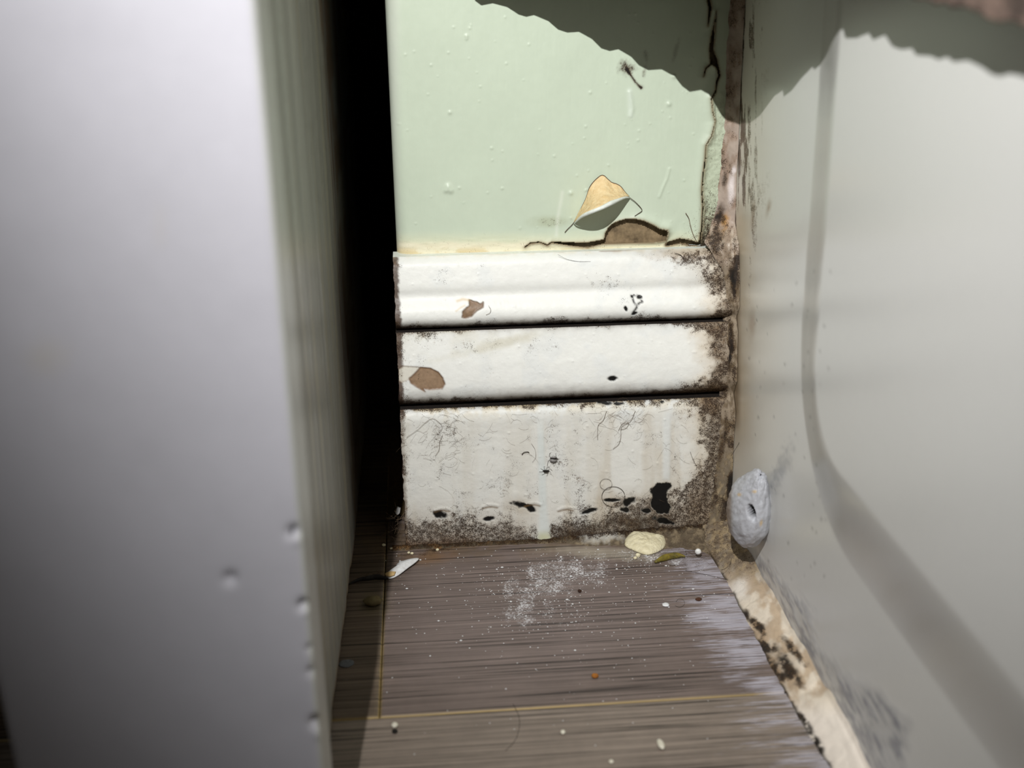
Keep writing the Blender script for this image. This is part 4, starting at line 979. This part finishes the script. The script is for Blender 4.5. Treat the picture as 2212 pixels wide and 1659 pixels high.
def cobweb():
    rs = np.random.RandomState(31); V = []; Fq = []
    for _ in range(46):                         # lint threads at the foot of the free end
        a0 = np.array([rs.uniform(846, 880), rs.uniform(1100, 1186)]); a1 = a0 + rs.normal(0, 16, 2)
        y = rs.uniform(-0.030, -0.017)
        A = ony(*a0, y); B = ony(*a1, y + rs.normal(0, 0.002)); A[2] = max(A[2], 0.0004); B[2] = max(B[2], 0.0004)
        w = rs.uniform(0.00004, 0.00008); k = len(V)
        V += [A + [0, 0, w], A - [0, 0, w], B - [0, 0, w], B + [0, 0, w], A + [w, -w, 0], B + [w, -w, 0]]
        Fq += [(k, k + 1, k + 2, k + 3), (k, k + 4, k + 5, k + 3), (k + 1, k + 2, k + 5, k + 4)]
    return mesh_np('cobweb', np.array(V), np.array(Fq), M_lint, None, False)
tag(cobweb(), 'wispy cobweb lint at the foot of the free skirting end', 'cobweb', kind='stuff')
def lint_fibres():
    rs = np.random.RandomState(33); V = []; Fq = []
    def add(A, B, w):
        k = len(V); V.extend([A + [0, 0, w], A - [0, 0, w], B - [0, 0, w], B + [0, 0, w], A + [0, -w, 0], B + [0, -w, 0]])
        Fq.extend([(k, k + 1, k + 2, k + 3), (k, k + 4, k + 5, k + 3), (k + 1, k + 2, k + 5, k + 4)])
    for _ in range(260):
        t = rs.rand()
        if t < 0.45: a = np.array([rs.uniform(875, 1540), rs.uniform(890, 1110)])
        elif t < 0.75: a = np.array([rs.uniform(875, 990), rs.uniform(890, 1000)])
        else: a = np.array([rs.uniform(1280, 1400), rs.uniform(880, 930)])
        ang = rs.uniform(0, 6.28); ln = rs.uniform(3, 9); bend = rs.normal(0, 0.45); p0 = a
        for s in range(4):
            p1 = p0 + ln * np.array([math.cos(ang), math.sin(ang)]); ang += bend
            add(ony(*p0, -0.0184), ony(*p1, -0.0184), 0.00004); p0 = p1
    for _ in range(150):                        # fibres in the corner dirt
        p0 = np.array([rs.uniform(1440, 1545), rs.uniform(1150, 1225)]); ang = rs.uniform(0, 6.28); bend = rs.normal(0, 0.5); zz_ = rs.uniform(0.003, 0.0065)
        for s in range(4):
            p1 = p0 + rs.uniform(3, 8) * np.array([math.cos(ang), math.sin(ang)]); ang += bend
            A_, B_ = onz(*p0, zz_), onz(*p1, zz_); A_[0] = min(A_[0], 0.160); B_[0] = min(B_[0], 0.160)
            add(A_, B_, 0.00005); p0 = p1
    return mesh_np('lint_fibres', np.array(V), np.array(Fq), M_lint, None, False)
tag(lint_fibres(), 'fine brown lint fibres clinging to the lower board and corner dirt', 'lint', kind='stuff')

gnat = empty('gnat', tuple(ony(1196, 993, -0.0183)))
def nb(u, v, off): return ony(u, v, -0.0183 - off)
put(gnat, tube('body', np.array([nb(1188, 990, .0006), nb(1193, 990, .0009), nb(1200, 991, .0009), nb(1205, 991, .0005)]), [0.00015, 0.0004, 0.00034, 0.00015], M_insect, None, 8))
def leaf(name, pts, mat, off):
    P = np.array([nb(a, b, off) for a, b in pts]); c = P.mean(0) + np.array([0, -0.0003, 0]); V = np.concatenate([P, [c]]); n = len(P)
    o = mesh_np(name, V, np.array([(i, (i + 1) % n, n) for i in range(n)]), mat); md = o.modifiers.new('thickness', 'SOLIDIFY'); md.thickness = 0.0001; return o
put(gnat, leaf('wing', spline([(1190, 992), (1188, 996), (1194, 1000), (1201, 999), (1203, 994), (1197, 991)], 18), M_wing, 0.0006),
    leaf('wing', spline([(1189, 989), (1194, 985), (1201, 986), (1203, 989), (1196, 991)], 15), M_wing, 0.0006))
for pts in (((1190, 989), (1187, 984), (1188, 979)), ((1200, 988), (1201, 983), (1200, 979)), ((1203, 992), (1205, 998), (1206, 1004)), ((1188, 992), (1184, 997), (1182, 1006))):
    put(gnat, tube('leg', np.array([nb(a, b, .0005) for a, b in spline(pts, 8)]), 0.00008, M_insect, None, 4))
tag(gnat, 'tiny dead winged gnat stuck on the lower board', 'insect')
spd = empty('dead_spider', tuple(ony(1179, 1018, -0.0183)))
put(spd, tube('body', np.array([nb(1173, 1017, .0004), nb(1177, 1018, .0009), nb(1182, 1018, .0009), nb(1186, 1017, .0004)]), [0.0003, 0.0008, 0.0007, 0.0003], M_black, None, 8))
for k in range(8):
    a = math.radians(20 + k * 45); p0 = (1179 + 4 * math.cos(a), 1017 + 2.5 * math.sin(a)); p1 = (1179 + 10 * math.cos(a), 1016 + 8 * math.sin(a)); p2 = (1179 + 14 * math.cos(a + .3), 1018 + 10 * math.sin(a + .3))
    put(spd, tube('leg', np.array([nb(*q_, .0005) for q_ in spline([p0, p1, p2], 8)]), 0.00007, M_insect, None, 4))
tag(spd, 'shrivelled dead spider on the lower board just below the gnat', 'insect')

# ---- cloth with a scalloped hem hanging beside the tub (throws the wavy shadow)
SH = [(-40, -20), (200, -60), (420, -40), (555, 0), (590, 25), (650, 12), (730, 35), (790, 75), (830, 85), (870, 75), (950, 110), (1000, 155), (1050, 170), (1110, 165), (1180, 205), (1230, 255), (1275, 268), (1320, 258), (1390, 300), (1430, 345),
      (1480, 370), (1550, 365), (1620, 405), (1660, 455), (1700, 485), (1760, 475), (1800, 500), (1830, 545), (1870, 610), (1900, 640)]
SH = [(800 + a * 0.4069, b * 0.4069) for a, b in SH][3:]
ST = [(320, 815), (360, 818), (400, 800), (450, 760), (500, 690), (545, 630), (600, 595), (606, 638), (660, 600), (720, 520), (800, 430), (815, 450), (870, 380), (920, 300), (970, 220), (1005, 185), (1025, 245), (1100, 240), (1180, 205), (1210, 250), (1290, 215),
      (1340, 290), (1400, 310), (1470, 300), (1500, 345), (1600, 350), (1650, 375), (1710, 355), (1750, 390), (1850, 380), (1950, 430), (2000, 470), (2060, 490), (2130, 470), (2212, 485), (2300, 520), (2380, 515), (2460, 545), (2560, 560)]
ST = [(1500 + a * 0.3219, b * 0.3219) for a, b in ST]
def hem():
    pts = []
    for a, b in SH: pts.append((ony(a, b, 0.0), a))
    for a, b in ST:
        x = 0.1575
        for _ in range(6):
            q_ = onpl(a, b, 0, x); x = float(tub_x(q_[2]) - 0.0080 * apron_surface(np.array(q_[1]), np.array(q_[2])))
        pts.append((q_, a))
    def solve(S, a):                         # how far from the shadowed surface the hem hangs, so that it stays above the view
        lo, hi = 0.02, 0.7
        for _ in range(40):
            s_ = (lo + hi) / 2; u, v = proj(S + s_ * (LIGHT - S))
            if v > (-28 if u < 1900 else -28 + (u - 1900) * 0.27): lo = s_
            else: hi = s_
        return (lo + hi) / 2
    s0 = np.array([solve(S, a) for S, a in pts]); aa = np.array([a for S, a in pts])
    H = []
    for (S, a), si in zip(pts, s0):
        w = np.exp(-((aa - a) / 45.0) ** 2); H.append(S + float((w * s0).sum() / w.sum()) * (LIGHT - S))
    return np.array(H)
def curtain():
    H = hem()
    s = np.concatenate([[0], np.cumsum(np.linalg.norm(np.diff(H, axis=0), axis=1))]); t = np.linspace(0, s[-1], 900)
    H = np.stack([np.interp(t, s, H[:, k]) for k in range(3)], 1)
    k = np.array([1, 2, 1.]) / 4
    n = len(H); m = 40
    top = np.stack([np.full(n, 0.110) + 0.010 * np.sin(t / s[-1] * 40), np.interp(t, [0, s[-1]], [-0.02, -0.62]), np.full(n, 1.90)], 1)
    P = np.zeros((m, n, 3))
    Hs = H.copy()
    for _ in range(260): Hs[1:-1, :2] = (Hs[:-2, :2] + 2 * Hs[1:-1, :2] + Hs[2:, :2]) / 4
    for i in range(m):
        f = (i / (m - 1)) ** 2.2
        base = H if i == 0 else Hs.copy()
        if i > 0: base = np.stack([Hs[:, 0], Hs[:, 1], H[:, 2]], 1); w = min(1, i / 3); base[:, :2] = H[:, :2] * (1 - w) + Hs[:, :2] * w
        g = f * f * (3 - 2 * f)
        P[i] = base * (1 - g) + top * g
        P[i, :, 2] = H[:, 2] * (1 - f) + 1.90 * f
    o = grid('shower_curtain', P, M_curtain, None)
    md = o.modifiers.new('thickness', 'SOLIDIFY'); md.thickness = 0.0012; md.offset = 0
    return o
cur = empty('shower_curtain', (0.12, -0.30, 1.90))
cl = curtain(); cl.name = 'cloth'; put(cur, cl)
tag(cur, 'beige brown cloth curtain with a scalloped hem hanging above the bathtub edge', 'curtain')
rod = tube('curtain_rod', np.array([[0.110, y, 1.905] for y in np.linspace(0.0, -1.5, 12)]), 0.011, M_metal, None, 16)
tag(rod, 'chrome curtain rod above the bathtub', 'rod')
